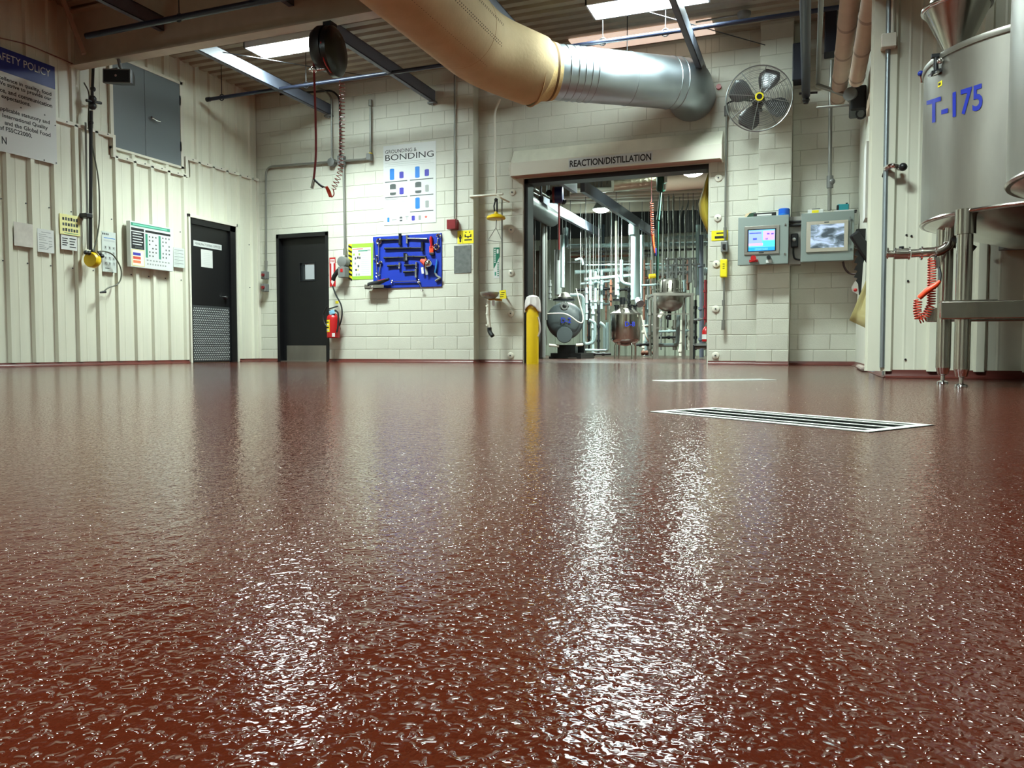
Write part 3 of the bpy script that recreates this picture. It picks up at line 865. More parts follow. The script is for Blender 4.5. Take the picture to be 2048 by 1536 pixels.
# black door with tread-plate kick panel
def door_panel():
    pass
d1 = thing('door_1', 'black door with diamond tread plate in the ribbed wall', 'door', (XL, (D1[0] + D1[1]) / 2, 0), kind='structure')
xf = XL + .05; fy0, fy1, fz = D1[0], D1[1], D1[3]; fw = .05
MB().box(XL - .1, xf, fy0, fy0 + .035, 0, fz).box(XL - .1, xf, fy1 - .035, fy1, 0, fz).box(XL - .1, xf, fy0, fy1, fz - .05, fz).build('door_trim', m_trim, d1, smooth=False, bevel=.003)
MB().box(XL - .1, XL + .03, fy0 + .035, fy0 + .075, 0, fz - .05).box(XL - .1, XL + .03, fy1 - .16, fy1 - .035, 0, fz - .05).box(XL - .1, XL + .03, fy0 + .03, fy1 - .03, fz - .14, fz - .05).build('door_frame', m_black, d1, smooth=False)
sy0, sy1 = fy0 + .075, fy1 - .16
MB().box(XL - .06, XL - .01, sy0 - .01, sy1 + .01, .01, fz - .13).build('door_slab', m_black, d1, smooth=False)
kz = onX(420, 612, XL).z
kp = MB().box(XL - .01, XL - .006, sy0 + .01, sy1 - .005, .02, kz).build('kick_plate', mat('tread_plate', (86, 90, 92), .35, .6), d1, smooth=False)
lz = MB(); z = .05; r = 0
while z < kz - .02:
    yv = sy0 + .03 + (.02 if r % 2 else 0)
    while yv < sy1 - .02:
        dv = Vector((0, 1, .9 if r % 2 else -.9)).normalized()
        w = Vector((1, 0, 0)); lz.obox((XL - .006, yv, z), dv, w.cross(dv), w, .026, .010, .008)
        yv += .04
    z += .036; r += 1
lz.build('tread_lugs', mat('bright_lug', (214, 218, 218), .35, .3), kp, smooth=False)['kind'] = 'stuff'  # bright lug colour stands in for the glint of bare metal
hp = onX(449, 595, XL - .01)
MB().cyl(hp, hp + V(.05, 0, 0), .028).tube([hp + V(.05, 0, 0), hp + V(.055, -.12, 0)], .012).build('lever_handle', m_chrome, d1)
y0, y1, z0, z1 = rectX(387, 485, 443, 500, XL - .008)
zl = onX(387, 489, XL - .008).z
s = Sign('door_sign', None, None, (XL - .006, y0, onX(415, 485, XL).z), (0, 1, 0), y1 - y0, .085, m_whitegl, .003, N=(1, 0, 0), parent=d1)
s.text('MANUFACTURING OFFICES', .05, .3, .95, .72, m_print); s.done()
y0, y1, z0, z1 = rectX(402, 500, 425, 535, XL - .008)
s = Sign('door_notice', None, None, (XL - .006, y0, z1), (0, 1, 0), y1 - y0, z1 - z0, m_white, .002, N=(1, 0, 0), parent=d1)
for k in range(7): s.bar(.2, .2 + k * .1, .75, .215 + k * .1, m_greyl)
s.done()
# loudspeaker under the beam
c = onY(238, 154, 7.25)
t = thing('loudspeaker', 'black horn loudspeaker hung under the cream beam', 'loudspeaker', (c.x, c.y, c.z - .09))
sp = MB(); u = Vector((.97, .24, -.06)).normalized(); n = Vector((.24, -.97, -.05)).normalized(); w = u.cross(n)
for k, (q, hu, hv) in enumerate(((0, .17, .075), (.012, .19, .085), (.05, .185, .082), (.24, .09, .05))):
    sp.v += [c - n * (q - .05) + u * (a * hu) + w * (b * hv) for a, b in ((-1, -1), (1, -1), (1, 1), (-1, 1))]
for k in range(3): sp.f += [(k * 4 + i, k * 4 + (i + 1) % 4, k * 4 + 4 + (i + 1) % 4, k * 4 + 4 + i) for i in range(4)]
sp.f += [(3, 2, 1, 0), (12, 13, 14, 15)]
sp.build('cabinet', m_blackpl, t, smooth=False, bevel=.008)
MB().obox(c + n * .052, u, w, n, .33, .13, .006).build('grille', mat('grille_black', (10, 10, 11), .6), t, smooth=False)
MB().cyl(c + n * .05, c + n * .066, .016).build('driver_cap', m_chrome, t)
fr = MB()
for a, b in (((-1, -1), (1, -1)), ((1, -1), (1, 1)), ((1, 1), (-1, 1)), ((-1, 1), (-1, -1))):
    fr.cyl(c + n * .045 + u * (a[0] * .178) + w * (a[1] * .078), c + n * .045 + u * (b[0] * .178) + w * (b[1] * .078), .007, n=6)
fr.build('rim', m_greybox, t)
MB().cyl(c + V(-.06, .1, .08), (c.x - .06, c.y + .05, bz), .02).box(c.x - .12, c.x, c.y - .02, c.y + .06, c.z + .08, c.z + .11).build('mount', m_greybox, t)
# black drop pipe with valves, cord and yellow reel
xp = XL + .13
t = thing('air_drop_pipe', 'black vertical air pipe with valves down the ribbed wall', 'pipe', onX(181, 500, xp))
MB().tube([onX(187, 118, xp), onX(184, 200, xp)], .018).build('upper_pipe', m_blackpl, t)
MB().tube([onX(182, 222, xp), onX(181, 500, xp)], .021).build('pipe', m_blackpl, t)
v_ = MB()
for (x, y, r) in ((186, 178, .035), (185, 198, .05), (185, 212, .05), (182, 245, .032)):
    c = onX(x, y, xp); v_.ball(c, r, 10)
c = onX(185, 205, xp); v_.cyl(c + V(0, -.09, 0), c + V(0, .13, .03), .018)
v_.build('valve', m_blackpl, t)
c = onX(180, 432, xp); MB().obox(c + V(-.05, -.03, 0), (1, 0, 0), (0, 1, 0), (0, 0, 1), .16, .1, .06).build('pipe_clamp', m_blackpl, t, smooth=False, bevel=.01)
t = thing('grey_conduit', 'thin grey conduit left of the black air pipe', 'conduit', onX(175, 500, XL + .06))
MB().tube([onX(171, 245, XL + .06), onX(176, 498, XL + .06)], .012).build('conduit', m_conduit, t)
t = thing('reel_box', 'small yellow cord reel hanging on the ribbed wall', 'cord reel', onX(185, 533, xp))
c = onX(185, 520, xp + .03)
MB().lathe([(.03, -.06), (.085, -.055), (.1, -.03), (.1, .03), (.085, .055), (.03, .06)], c, (.3, -1, 0), 20).build('reel', m_yellow, t)
MB().tube(arc(c + V(0, 0, .02), (1, .3, 0), (0, 0, 1), .085, .3, 2.7), .014).build('bail', mat('olive', (120, 96, 34), .5), t)
b_ = MB()
for (x, y) in ((172, 505), (178, 506), (186, 503), (198, 507), (204, 512)): b_.ball(onX(x, y, xp + .04), .03, 8)
b_.tube([onX(171, 505, xp + .04), onX(205, 513, xp + .04)], .012).build('swivel', m_blackpl, t)
t = thing('extension_cord', 'grey-green cord looping right of the yellow reel', 'cord', onX(206, 585, xp))
MB().tube(spline([onX(168, 165, xp - .04), onX(178, 190, xp - .04), onX(177, 250, xp - .04), onX(186, 300, xp - .03), onX(197, 360, xp), onX(199, 430, xp), onX(195, 470, xp), onX(187, 504, xp + .02)]), .009, 6).build('cord', mat('cord_olive', (84, 86, 70), .6), t)
MB().tube(spline([onX(195, 503, xp), onX(210, 503, xp), onX(227, 511, xp), onX(241, 535, xp), onX(242, 556, xp), onX(234, 569, xp), onX(216, 576, xp), onX(208, 583, xp)]), .009, 6).build('cord_tail', mat('cord_olive', (84, 86, 70), .6), t)
c = onX(207, 584, xp); MB().cyl(c + V(0, .03, .005), c + V(0, -.05, -.01), .02, .012).build('plug', m_rubber, t)
# ------------------------------------------------------------------ back wall, left bay
d2 = thing('door_2', 'black door with small window in the block wall', 'door', ((D2[0] + D2[1]) / 2, YA, 0), kind='structure')
x0, x1, z1 = D2[0], D2[1], D2[3]
MB().box(x0, x0 + .055, YA - .02, YA + .2, 0, z1).box(x1 - .055, x1, YA - .02, YA + .2, 0, z1).box(x0, x1, YA - .02, YA + .2, z1 - .07, z1).build('door_frame', m_black, d2, smooth=False, bevel=.004)
wx0, wx1, wz0, wz1 = rectY(602, 526, 631, 561, YA + .1)
b = MB()
for (p, q, r, s) in sub_rect((x0 + .05, x1 - .05, .01, z1 - .06), [(wx0, wx1, wz0, wz1)]): b.box(p, q, YA + .08, YA + .125, r, s)
b.build('door_slab', m_black, d2, smooth=False)
MB().box(wx0, wx1, YA + .098, YA + .106, wz0, wz1).build('pane', m_glassdark, d2, smooth=False)
MB().box(wx0 - .012, wx1 + .012, YA + .07, YA + .082, wz0 - .012, wz0).box(wx0 - .012, wx1 + .012, YA + .07, YA + .082, wz1, wz1 + .012).box(wx0 - .012, wx0, YA + .07, YA + .082, wz0, wz1).box(wx1, wx1 + .012, YA + .07, YA + .082, wz0, wz1).build('window_bead', m_blackpl, d2, smooth=False)
MB().box(wx0 + .09, wx1 - .02, YA + .094, YA + .0975, wz0 + .02, wz1 - .015).build('pale_patch', mat('patch_grey', (168, 172, 176), .5), d2, smooth=False)  # pale flat patch over part of the dark pane
MB().box(x0 + .12, x1 - .06, YA + .072, YA + .08, .012, onY(610, 691, YA + .08).z).build('kick_plate', m_steelr, d2, smooth=False)
MB().box(x0 + .055, x1 - .055, YA - .01, YA + .15, 0, .012).build('threshold', m_steelr, d2, smooth=False)

def condY(name, label, pts, Y, r=.014, m=None, rr=.12, cat='conduit'):
    P = [onY(x, y, Y) for x, y in pts]
    t = thing(name, label, cat, P[-1])
    MB().tube(round_path(P, rr), r, 10).build('conduit', m or m_conduit, t)
    return t
def gbox(t, nm, x, y, Y, w, h, d=.07, m=None, bevel=.008):
    c = onY(x, y, Y)
    return MB().box(c.x - w / 2, c.x + w / 2, Y - d, Y + .02, c.z - h / 2, c.z + h / 2).build(nm, m or m_greybox, t, smooth=False, bevel=bevel)
YC = YA - .05
t = condY('wall_conduit', 'grey conduit bending down to the two switches left of the door', [(741, 215), (741, 318), (532, 334), (532, 540)], YC, .019, rr=.14)
gbox(t, 'elbow_box', 741, 315, YC, .075, .1)
MB().cyl(onY(741, 306, YC), onY(741, 316, YC), .03).build('seal_fitting', m_yellow, t)
MB().tube([onY(741, 200, YC), onY(741, 212, YC)], [.03, .03], 10).build('coupling', m_conduit, t)
for k, y in enumerate((551, 576)):
    b = gbox(t, 'switch_box', 533, y, YC - .02, .085, .13, .09)
    c = onY(527, y - 1, YC - .11); MB().cyl(c, c + V(0, -.03, 0), .026, n=12).build('switch_knob', m_reddk, b)
MB().tube([onY(532, 522, YC), onY(532, 543, YC)], [.028, .022], 10).build('coupling', m_conduit, t)
t = condY('wall_conduit', 'grey conduit dropping from the round junction beside the coiled hose', [(636, 176), (652, 182), (663, 195), (664, 318)], YC, .016)
c = onY(664, 325, YC); MB().lathe([(.055, -.05), (.07, -.04), (.07, .04), (.055, .05)], c, (0, 1, 0), 8).build('junction', m_greybox, t)
t = condY('wall_conduit', 'black conduit curving down behind the coiled red hose', [(560, 189), (665, 181), (679, 195), (681, 318)], YC, .016, m_blackpl)
t = condY('wall_conduit', 'grey conduit running down to the plug box by the door', [(687, 330), (690, 505)], YC, .018)
gbox(t, 'cross_box', 685, 322, YC, .11, .15)
MB().tube([onY(690, 497, YC), onY(690, 510, YC)], .03, 10).build('coupling', m_conduit, t)
c = onY(688, 524, YC - .03); MB().lathe([(.05, -.08), (.085, -.07), (.085, .05)], c, (0, 1, 0), 16).build('round_box', m_greybox, t)
gbox(t, 'receptacle', 690, 545, YC - .02, .13, .17, .11)
b = MB().tube(spline([onY(684, 535, YC - .08), onY(676, 542, YC - .1), onY(669, 552, YC - .1), onY(666, 560, YC - .09)]), .035, 10).build('plug', m_rubber, t)
gbox(t, 'warning_label', 683, 541, YC - .13, .05, .06, .004, m_red)
t = thing('power_cable', 'black cable hanging from the plug box to the extinguisher', 'cable', onY(683, 640, YC - .06))
MB().tube(spline([onY(665, 572, YC - .08), onY(672, 590, YC - .08), onY(682, 610, YC - .08), onY(684, 630, YC - .08), onY(678, 652, YC - .06), onY(664, 660, YC - .1), onY(650, 648, YC - .1), onY(646, 630, YC - .1), onY(655, 612, YC - .1)]), .013, 8).build('cable', m_rubber, t)
# black hose reel and red hose, on the beam
c = onY(655, 103, BY - .12)
t = thing('hose_reel', 'black hose reel hanging from the cream beam', 'hose reel', c - V(0, 0, .27))
ax = Vector((.97, .12, 0)).normalized()
MB().lathe([(.02, -.14), (.12, -.135), (.2, -.10), (.235, -.04), (.235, .03), (.02, .04)], c + V(-.02, 0, .03), ax, 36).build('drum_cover', m_blackpl, t)
MB().lathe([(.02, -.02), (.2, -.015), (.262, .01), (.262, .07), (.22, .10), (.1, .12), (.02, .125)], c + ax * .03 + V(0, 0, -.01), ax, 36).build('drum', mat('reel_black', (12, 16, 14), .3), t)
MB().obox(c + V(0, .05, .26), (1, 0, 0), (0, 1, 0), (0, 0, 1), .1, .12, .12).build('bracket', m_blackpl, t, smooth=False)
MB().tube(spline([c + ax * .09 + V(0, -.262, 0), c + ax * .09 + V(0, -.2, -.18), c + ax * .09 + V(0, -.08, -.26)]), .008, 6).build('red_edge', m_red, t)
h = onY(628, 139, BY - .2); MB().ball(h, .035, 10).cyl(h + V(-.06, 0, 0), h + V(.12, .03, 0), .014).build('hose_guide', m_chrome, t)
t = thing('air_hose', 'straight dark red hose hanging from the black reel', 'hose', onY(629, 362, BY - .2))
MB().tube(spline([onY(627, 95, BY - .2), onY(628, 140, BY - .2), onY(631, 230, BY - .2), onY(632, 300, BY - .2), onY(630, 335, BY - .2), onY(627, 362, BY - .2)]), .012, 8).build('hose', m_redhose, t)
MB().tube([onY(628, 360, BY - .2), onY(624, 377, BY - .2)], .018, 10).build('nozzle', m_chrome, t)
MB().tube([onY(628, 359, BY - .2), onY(640, 370, BY - .22), onY(646, 374, BY - .22)], .013, 8).build('trigger', m_blackpl, t)
t = thing('coiled_hose', 'thin coiled red hose with orange handle hanging left of the bonding poster', 'hose', onY(658, 390, BY))
yh = BY
MB().tube(helix([onY(684, 163, yh), onY(684, 250, yh), onY(683, 330, yh), onY(678, 352, yh), onY(666, 378, yh)], .030, 30, 9), .0045, 5).build('coil', m_coilthin, t)
MB().tube(spline([onY(666, 378, yh), onY(668, 388, yh), onY(664, 394, yh), onY(659, 392, yh)]), .006, 6).build('hose_end', m_orangehose, t)
MB().tube([onY(653, 374, yh), onY(658, 384, yh), onY(661, 393, yh)], [.016, .022, .018], 10).build('handle', m_orange, t)
MB().tube([onY(646, 374, yh), onY(653, 374, yh)], .006, 6).build('tip', m_chrome, t)
# posters
s = signY('bonding_poster', 'white poster headed grounding and bonding with blue drum drawings', 'poster', 767, 287, 872, 448, YA - .006, m_whitegl, .006)
s.text('GROUNDING &', .04, .055, .64, .10, m_print); s.text('BONDING', .04, .115, .96, .19, m_print, bold=False)
s.bar(.03, .215, .96, .218, m_grey); s.bar(.03, .262, .96, .264, m_grey); s.bar(.1, .235, .9, .243, m_greyl)
def drum(u, v, w, h, m, hi=None): s.bar(u, v, u + w, v + h, m); s.disc(u + w / 2, v + h, w / 2, m, asp=.25); s.disc(u + w / 2, v, w / 2, m, asp=.25)
for (u, v) in ((.125, .30), (.61, .30), (.61, .685)): drum(u, v, .085, .125, m_bluel)
for (u, v) in ((.31, .345), (.79, .345), (.31, .545)): drum(u, v, .08, .07, m_indigo)
for (u, v) in ((.125, .495), (.61, .495)): drum(u, v, .115, .12, m_greyd); s.bar(u, v + .055, u + .115, v + .095, m_whitegl, lift=2)
for (u, v) in ((.80, .535), (.80, .73)): drum(u, v, .065, .075, m_grey)
for (u0, u1, v) in ((.03, .46, .455), (.51, .95, .455), (.03, .46, .65), (.51, .95, .65), (.51, .95, .85)): s.bar(u0, v - .005, u1, v + .006, m_greyd)
for k in range(8): s.bar(.03, .685 + k * .021, .45 - .04 * (k % 3), .692 + k * .021, m_greyl)
s.bar(.03, .672, .28, .679, m_grey)
drum(.07, .905, .04, .05, m_bluel); s.bar(.16, .93, .25, .94, m_grey); drum(.31, .905, .05, .05, m_greyd); s.bar(.31, .925, .36, .94, m_whitegl, lift=2); s.bar(.445, .9, .455, .95, m_grey); s.bar(.42, .9, .48, .91, m_grey)
drum(.54, .905, .06, .05, m_indigo); drum(.67, .905, .045, .05, m_grey)
s.poly([(.81 + (.032 if i % 2 == 0 else .014) * math.sin(PI * i / 5), .925 - (.032 if i % 2 == 0 else .014) * .66 * math.cos(PI * i / 5)) for i in range(10)], mat('red_print', (214, 78, 62), .5))
s.done()
s = signY('safety_poster', 'lime framed lockout poster with yellow and black stripe', 'poster', 697, 487, 746, 559, YA - .005, m_lime, .004)
s.bar(.16, .115, .92, .905, m_white)
s.bar(0, 0, .14, 1, m_yellowl)
for k in range(8): s.poly([(0, .02 + k * .128), (.14, .075 + k * .128), (.14, .135 + k * .128), (0, .08 + k * .128)], m_print, lift=2)
s.bar(.18, .14, .6, .16, mat('red_print', (214, 78, 62), .5), lift=2); s.bar(.4, .19, .78, .22, m_teal, lift=2); s.bar(.78, .18, .9, .21, m_grey, lift=2)
for k in range(11): s.bar(.52, .28 + k * .055, .86, .295 + k * .055, m_greyl, lift=2)
for (u, v, mm) in ((.2, .27, m_lime), (.42, .27, m_lime), (.26, .38, m_greyd), (.36, .36, m_print), (.44, .37, m_greyd), (.25, .52, m_grey), (.38, .60, m_greyd), (.28, .70, m_greyd), (.36, .70, mat('pale_gold', (214, 204, 128), .5)), (.3, .83, m_grey), (.4, .83, m_grey)): s.bar(u, v, u + .06, v + .06, mm, lift=2)
s.done()
s = signY('extinguisher_sign', 'narrow red and white fire extinguisher arrow sign by the black door', 'sign', 659, 515, 671, 573, YA - .005, m_red, .003)
s.bar(.12, .06, .88, .2, m_white); s.bar(.32, .2, .68, .82, m_white); s.text('FIRE', .2, .09, .8, .16, m_red, True, 2); s.poly([(.2, .82), (.8, .82), (.5, .96)], m_white); s.done()
# fire extinguisher
c = onY(667, 676, YA - .13); zt = onY(667, 628, YA - .13).z; hgt = zt - c.z
t = thing('fire_extinguisher', 'red fire extinguisher on the wall beside the black door', 'fire extinguisher', c)
r = .105
MB().lathe([(r * .9, 0), (r, .012), (r, hgt * .8), (r * .92, hgt * .9), (r * .55, hgt), (.03, hgt + .02), (.03, hgt + .04)], c, n=28).build('cylinder', m_red, t)
MB().box(c.x - .03, c.x + .05, c.y - .03, c.y + .03, zt + .03, zt + .07).build('valve', m_chrome, t, smooth=False, bevel=.006)
MB().obox((c.x - .01, c.y, zt + .10), (1, 0, .25), (0, 1, 0), (-.25, 0, 1), .2, .025, .018).obox((c.x - .02, c.y, zt + .055), (1, 0, -.1), (0, 1, 0), (.1, 0, 1), .16, .022, .014).build('lever', m_blackpl, t, smooth=False)
MB().tube(spline([(c.x + .05, c.y - .02, zt + .06), (c.x + .12, c.y - .04, zt + .0), (c.x + .12, c.y - .05, zt - .2), (c.x + .1, c.y - .06, zt - .3)]), .014).build('discharge_hose', m_rubber, t)
lb = MB()
for i in range(7):
    pass
def wrap(a0, a1, z0, z1, off, m, nm):
    rows = [[c + Vector((math.cos(a) * (r + off), math.sin(a) * (r + off), z)) for a in [a0 + (a1 - a0) * i / 8 for i in range(9)]] for z in (z0, z1)]
    return MB().sheet(rows).build(nm, m, t)
wrap(-PI * .93, -PI * .5, hgt * .25, hgt * .75, .0012, m_yellowl, 'label')
for k in range(4): wrap(-PI * .88, -PI * .55, hgt * (.30 + k * .11), hgt * (.35 + k * .11), .002, m_print if k % 2 else m_white, 'label_print')
wrap(-PI * .38, -PI * .24, hgt * .05, hgt * .2, .0012, m_white, 'inspection_tag')
MB().box(c.x - .05, c.x + .05, c.y + r - .02, YA + .003, c.z + hgt * .35, c.z + hgt * .45).build('bracket', m_blackpl, t, smooth=False)
MB().obox((c.x + .02, c.y - r * .6, zt + .02), (1, 0, .3), (0, -1, 0), (-.3, 0, 1), .1, .03, .08).build('blue_gauge_bag', mat('pale_blue', (128, 178, 206), .3), t, smooth=False, bevel=.015)
s = signY('small_sticker', 'tiny yellow sticker above the fire extinguisher', 'sticker', 671, 602, 677, 607, YA - .003, m_yellowl, .002); s.done()

# blue tool board and its tools
bx0, bx1, bz0_, bz1_ = rectY(746, 470, 883, 575, YA - .02)
t = thing('tool_board', 'bright blue tool shadow board on the block wall', 'tool board', ((bx0 + bx1) / 2, YA, bz0_))
MB().box(bx0, bx1, YA - .02, YA + .003, bz0_, bz1_).build('board', m_blue, t, smooth=False, bevel=.004)
lp = [onY(x, y, YA - .02) for x, y in ((737, 566), (775, 558), (770, 578), (739, 578))]
MB().box(lp[0].x, lp[1].x, YA - .14, YA - .02, lp[2].z, lp[2].z + .012).box(lp[0].x, lp[1].x, YA - .14, YA - .135, lp[2].z, lp[2].z + .06).box(lp[0].x, lp[0].x + .006, YA - .14, YA - .02, lp[2].z, lp[2].z + .07).build('tray', m_steelr, t, smooth=False)
YT = YA - .045
def T(x, y, o=0): return onY(x, y, YT - o)
pg = MB()
def peg(x, y): pg.cyl(T(x, y, .03), T(x, y, -.026), .006, n=6)
def hammer(label, hx, y0, y1, ax0, ay, ax1, mh, mk, grip=None, rad=.02):
    o = thing('hammer', label, 'hammer', T(hx, y1), 'tools on the blue board')
    MB().tube([T(hx, y0), T(hx, (y0 + y1) / 2 - .5), T(hx, (y0 + y1) / 2 + .5), T(hx, y1)], [rad, rad * .8, rad * .8, rad], 12).build('head', mh, o)
    MB().tube([T(hx, ay), T((ax0 + ax1) / 2, ay + .5), T(ax1 if abs(ax1 - hx) > abs(ax0 - hx) else ax0, ay + 1)], [.012, .014, .018], 10).build('handle', mk, o)
    peg((hx + ax0 + ax1) / 3, ay - 2)
hammer('long black hammer with upright head, top left of the blue board', 800, 467, 490, 761, 479, 800, m_blackpl, m_rubber, rad=.026)
hammer('bright steel mallet in the top row of the blue board', 814, 470, 487, 816, 477, 855, m_steelr, m_steelr)
hammer('black sledge hammer in the second row of the blue board', 845, 484, 502, 769, 496, 845, m_blackpl, m_rubber, rad=.026)
hammer('left-headed black hammer of the third row on the blue board', 810, 506, 523, 768, 515, 810, m_blackpl, m_rubber, rad=.028)
hammer('dark ball hammer with handle to the right, third row of the blue board', 813, 508, 521, 813, 513, 852, m_greybox, m_rubber)
hammer('short chrome headed hammer left of centre on the blue board', 799, 525, 537, 775, 531, 799, m_chrome, m_rubber)
hammer('short chrome hammer right of centre on the blue board', 833, 524, 536, 809, 530, 833, m_chrome, m_rubber)
hammer('grey headed hammer low on the blue board', 832, 538, 555, 807, 543, 832, m_greybox, m_rubber, rad=.022)
def wrench(label, x0, y0, x1, y1, r=.035, w=.012, m=None, ring0=True, ring1=False):
    m = m or m_chrome
    o = thing('wrench', label, 'wrench', T(x1, y1), 'tools on the blue board')
    a, b = T(x0, y0), T(x1, y1); d = (b - a).normalized(); s_ = d.cross(V(0, 1, 0)).normalized()
    MB().beam(a + d * r * .8, b - d * r * .6, .012, w * 1.6, up=(0, 1, 0)).build('shank', m, o, smooth=False, bevel=.003)
    for (p, rg, sg) in ((a, ring0, 1), (b, ring1, -1)):
        if rg:
            MB().tube(arc(p, d, s_, r * .8, 0, 2 * PI, 14)[:-1], r * .26, 6, closed=True).build('ring_end', m, o)
        else:
            e = arc(p, d * sg, s_, r * .62, .75, 2 * PI - .75, 10)
            MB().tube([p2 for p2 in arc(p, -d * sg, s_, r * .55, -2.2, 2.2, 10)], r * .26, 6).build('open_end', m, o)
    peg(x0, y0)
wrench('large chrome ring wrench at the left of the blue board', 758, 483, 757, 524, .05, .013)
wrench('small chrome wrench below left on the blue board', 753, 513, 754, 545, .028, .011, ring0=False)
wrench('dark adjustable wrench beside the small chrome wrench', 762, 525, 758, 550, .03, .012, m_greybox, ring0=False)
wrench('long chrome wrench lying level along the bottom of the blue board', 784, 563, 837, 562, .03, .012, ring0=False)
wrench('ring wrench hanging at the top right of the blue board', 873, 494, 877, 472, .052, .013)
wrench('open spanner hanging off the bottom edge near the blue tray', 838, 565, 844, 580, .03, .01, m_steelr, ring0=False)
o = thing('steel_rod', 'thin steel rod at the left edge of the blue board', 'rod', T(748, 520), 'tools on the blue board')
MB().tube([T(747, 483), T(748, 518)], .008).build('rod', m_steelr, o); MB().ball(T(748.5, 519), .016, 8).build('knob', m_chrome, o)
o = thing('pipe_wrench', 'red pipe wrench standing upright on the blue board', 'wrench', T(864, 512), 'tools on the blue board')
MB().tube([T(862, 473), T(862, 480), T(863, 488), T(863, 495)], [.018, .028, .02, .026], 10).build('handle', m_red, o)
MB().obox(T(863, 499), (1, 0, 0), (0, 1, 0), (0, 0, 1), .07, .03, .1).build('jaw_housing', m_orange, o, smooth=False, bevel=.01)
MB().obox(T(864, 508), (1, 0, 0), (0, 1, 0), (0, 0, 1), .075, .03, .04).build('jaw', m_blackpl, o, smooth=False, bevel=.006)
o = thing('bung_wrench', 'blue handled angled tool at the right edge of the blue board', 'hand tool', T(876, 562), 'tools on the blue board')
MB().tube([T(874, 519), T(872, 535), T(870, 546)], [.008, .014, .014], 8).build('handle', mat('tool_blue', (50, 130, 200), .4), o)
MB().tube([T(870, 546), T(874, 552), T(881, 556)], .016, 8).tube([T(881, 556), T(871, 562)], .018, 8).build('head', m_greybox, o)
o = thing('strainer_ball', 'round steel ball fitting with red funnel and white tags on the blue board', 'fitting', T(856, 535), 'tools on the blue board')
MB().ball(T(857, 527, .05), .062, 18).build('ball', m_chrome, o)
MB().cyl(T(842, 521, .03), T(853, 526, .04), .028, .062, 16).build('funnel', mat('red_print', (214, 78, 62), .5), o)
MB().tube(arc(T(851, 526, .04), (0, 0, 1), (-.3, .5, 0), .075, 0, 2 * PI, 16)[:-1], .01, 6, closed=True).build('hoop', m_brass, o)
for (x, y, mm) in ((845, 541, m_white), (853, 543, m_grey)): MB().obox(T(x, y, .02), (1, 0, .15), (0, 1, 0), (-.15, 0, 1), .04, .004, .1).build('tag', mm, o, smooth=False)
o = thing('hand_pump', 'black pump tool with red stripe lying in the tray', 'hand tool', T(757, 575), 'tools on the blue board')
MB().tube([T(738, 571, .05), T(752, 567, .05), T(778, 558, .05)], [.05, .045, .02], 12).build('barrel', m_blackpl, o)
MB().tube([T(752, 563.5, .075), T(770, 558, .07)], .008, 6).build('stripe', m_red, o)
MB().ball(T(744, 575, .09), .03, 10).build('gauge', m_chrome, o); MB().tube([T(755, 578, .06), T(756, 560, .07), T(752, 552, .05)], .006, 6).build('wire_handle', m_chrome, o)
pg.build('peg', m_steelr, t)['kind'] = 'stuff'

# red horn box, conduit, yellow eyewash sign, grey plate
t = condY('alarm_box', 'dark red alarm box at the end of a thin wall conduit', [(909, 150), (909, 440)], YA - .03, .012, cat='alarm box')
gbox(t, 'box', 907.5, 450, YA - .01, .15, .15, .1, m_reddk)
s = signY('eyewash_sign', 'yellow emergency eyewash and shower sign', 'sign', 915, 461, 947, 487, YA - .005, m_yellowl, .003)
s.bar(.33, .03, .345, .97, m_print); s.disc(.18, .36, .04, m_print); s.bar(.1, .44, .26, .62, m_print); s.bar(.13, .6, .23, .88, m_print)
s.bar(.45, .3, .52, .5, m_print); s.bar(.8, .3, .87, .5, m_print); s.bar(.45, .44, .87, .52, m_print); s.bar(.62, .5, .7, .6, m_print); s.disc(.53, .15, .04, m_print); s.disc(.76, .15, .04, m_print)
s.bar(.43, .68, .9, .78, m_print); s.done()
s = signY('grey_plate', 'scratched grey metal plate below the yellow sign', 'plate', 908, 491, 942, 546, YA - .008, mat('scratched_grey', (138, 142, 142), .35, .7, var=.2, vscale=18), .01)
s.done()
# shower and eyewash in the recess
YS = YB - .22
t = thing('emergency_shower', 'yellow emergency shower head on its white pipe', 'shower', onY(992, 445, YS))
MB().tube(round_path([onY(1000, 198, YS), onY(989, 225, YS), onY(992, 390, YS)], .08), .017, 10).build('supply_pipe', m_trim, t)
MB().tube([onY(940, 393, YS), onY(1006, 388, YS)], .018, 10).build('arm', m_trim, t)
MB().tube(spline([onY(992, 388, YS), onY(1003, 396, YS), onY(1018, 404, YB - .04)]), .014, 8).build('brace', m_trim, t)
c = onY(992, 434, YS)
MB().lathe([(.135, -.035), (.145, -.02), (.13, .01), (.08, .035), (.03, .05), (.02, .08)], c, n=32).build('shower_head', m_yellow, t)
MB().tube([onY(992, 396, YS), onY(988, 412, YS), onY(989, 422, YS)], .012, 8).tube([onY(994, 398, YS), onY(994, 424, YS)], .014, 8).ball(onY(992, 400, YS), .03, 8).build('valve', m_blackpl, t)
tri = [onY(992, 455, YS), onY(976, 481, YS), onY(1005, 484, YS)]
MB().tube([onY(993, 440, YS), tri[0]], .006, 6).tube(tri, .007, 6, closed=True).build('pull_handle', m_conduit, t)
t = thing('eyewash_station', 'steel eyewash bowl with yellow tag and white drain', 'eyewash', onY(980, 672, YS))
MB().tube([onY(1004, 398, YS + .06), onY(1004, 590, YS + .06)], .012, 10).build('riser', m_conduit, t)
c = onY(979, 590, YS)
MB().lathe([(.03, -.06), (.09, -.05), (.135, -.01), (.147, .03), (.145, .04), (.13, .03), (.03, -.01)], c, n=28).build('bowl', m_steelr, t)
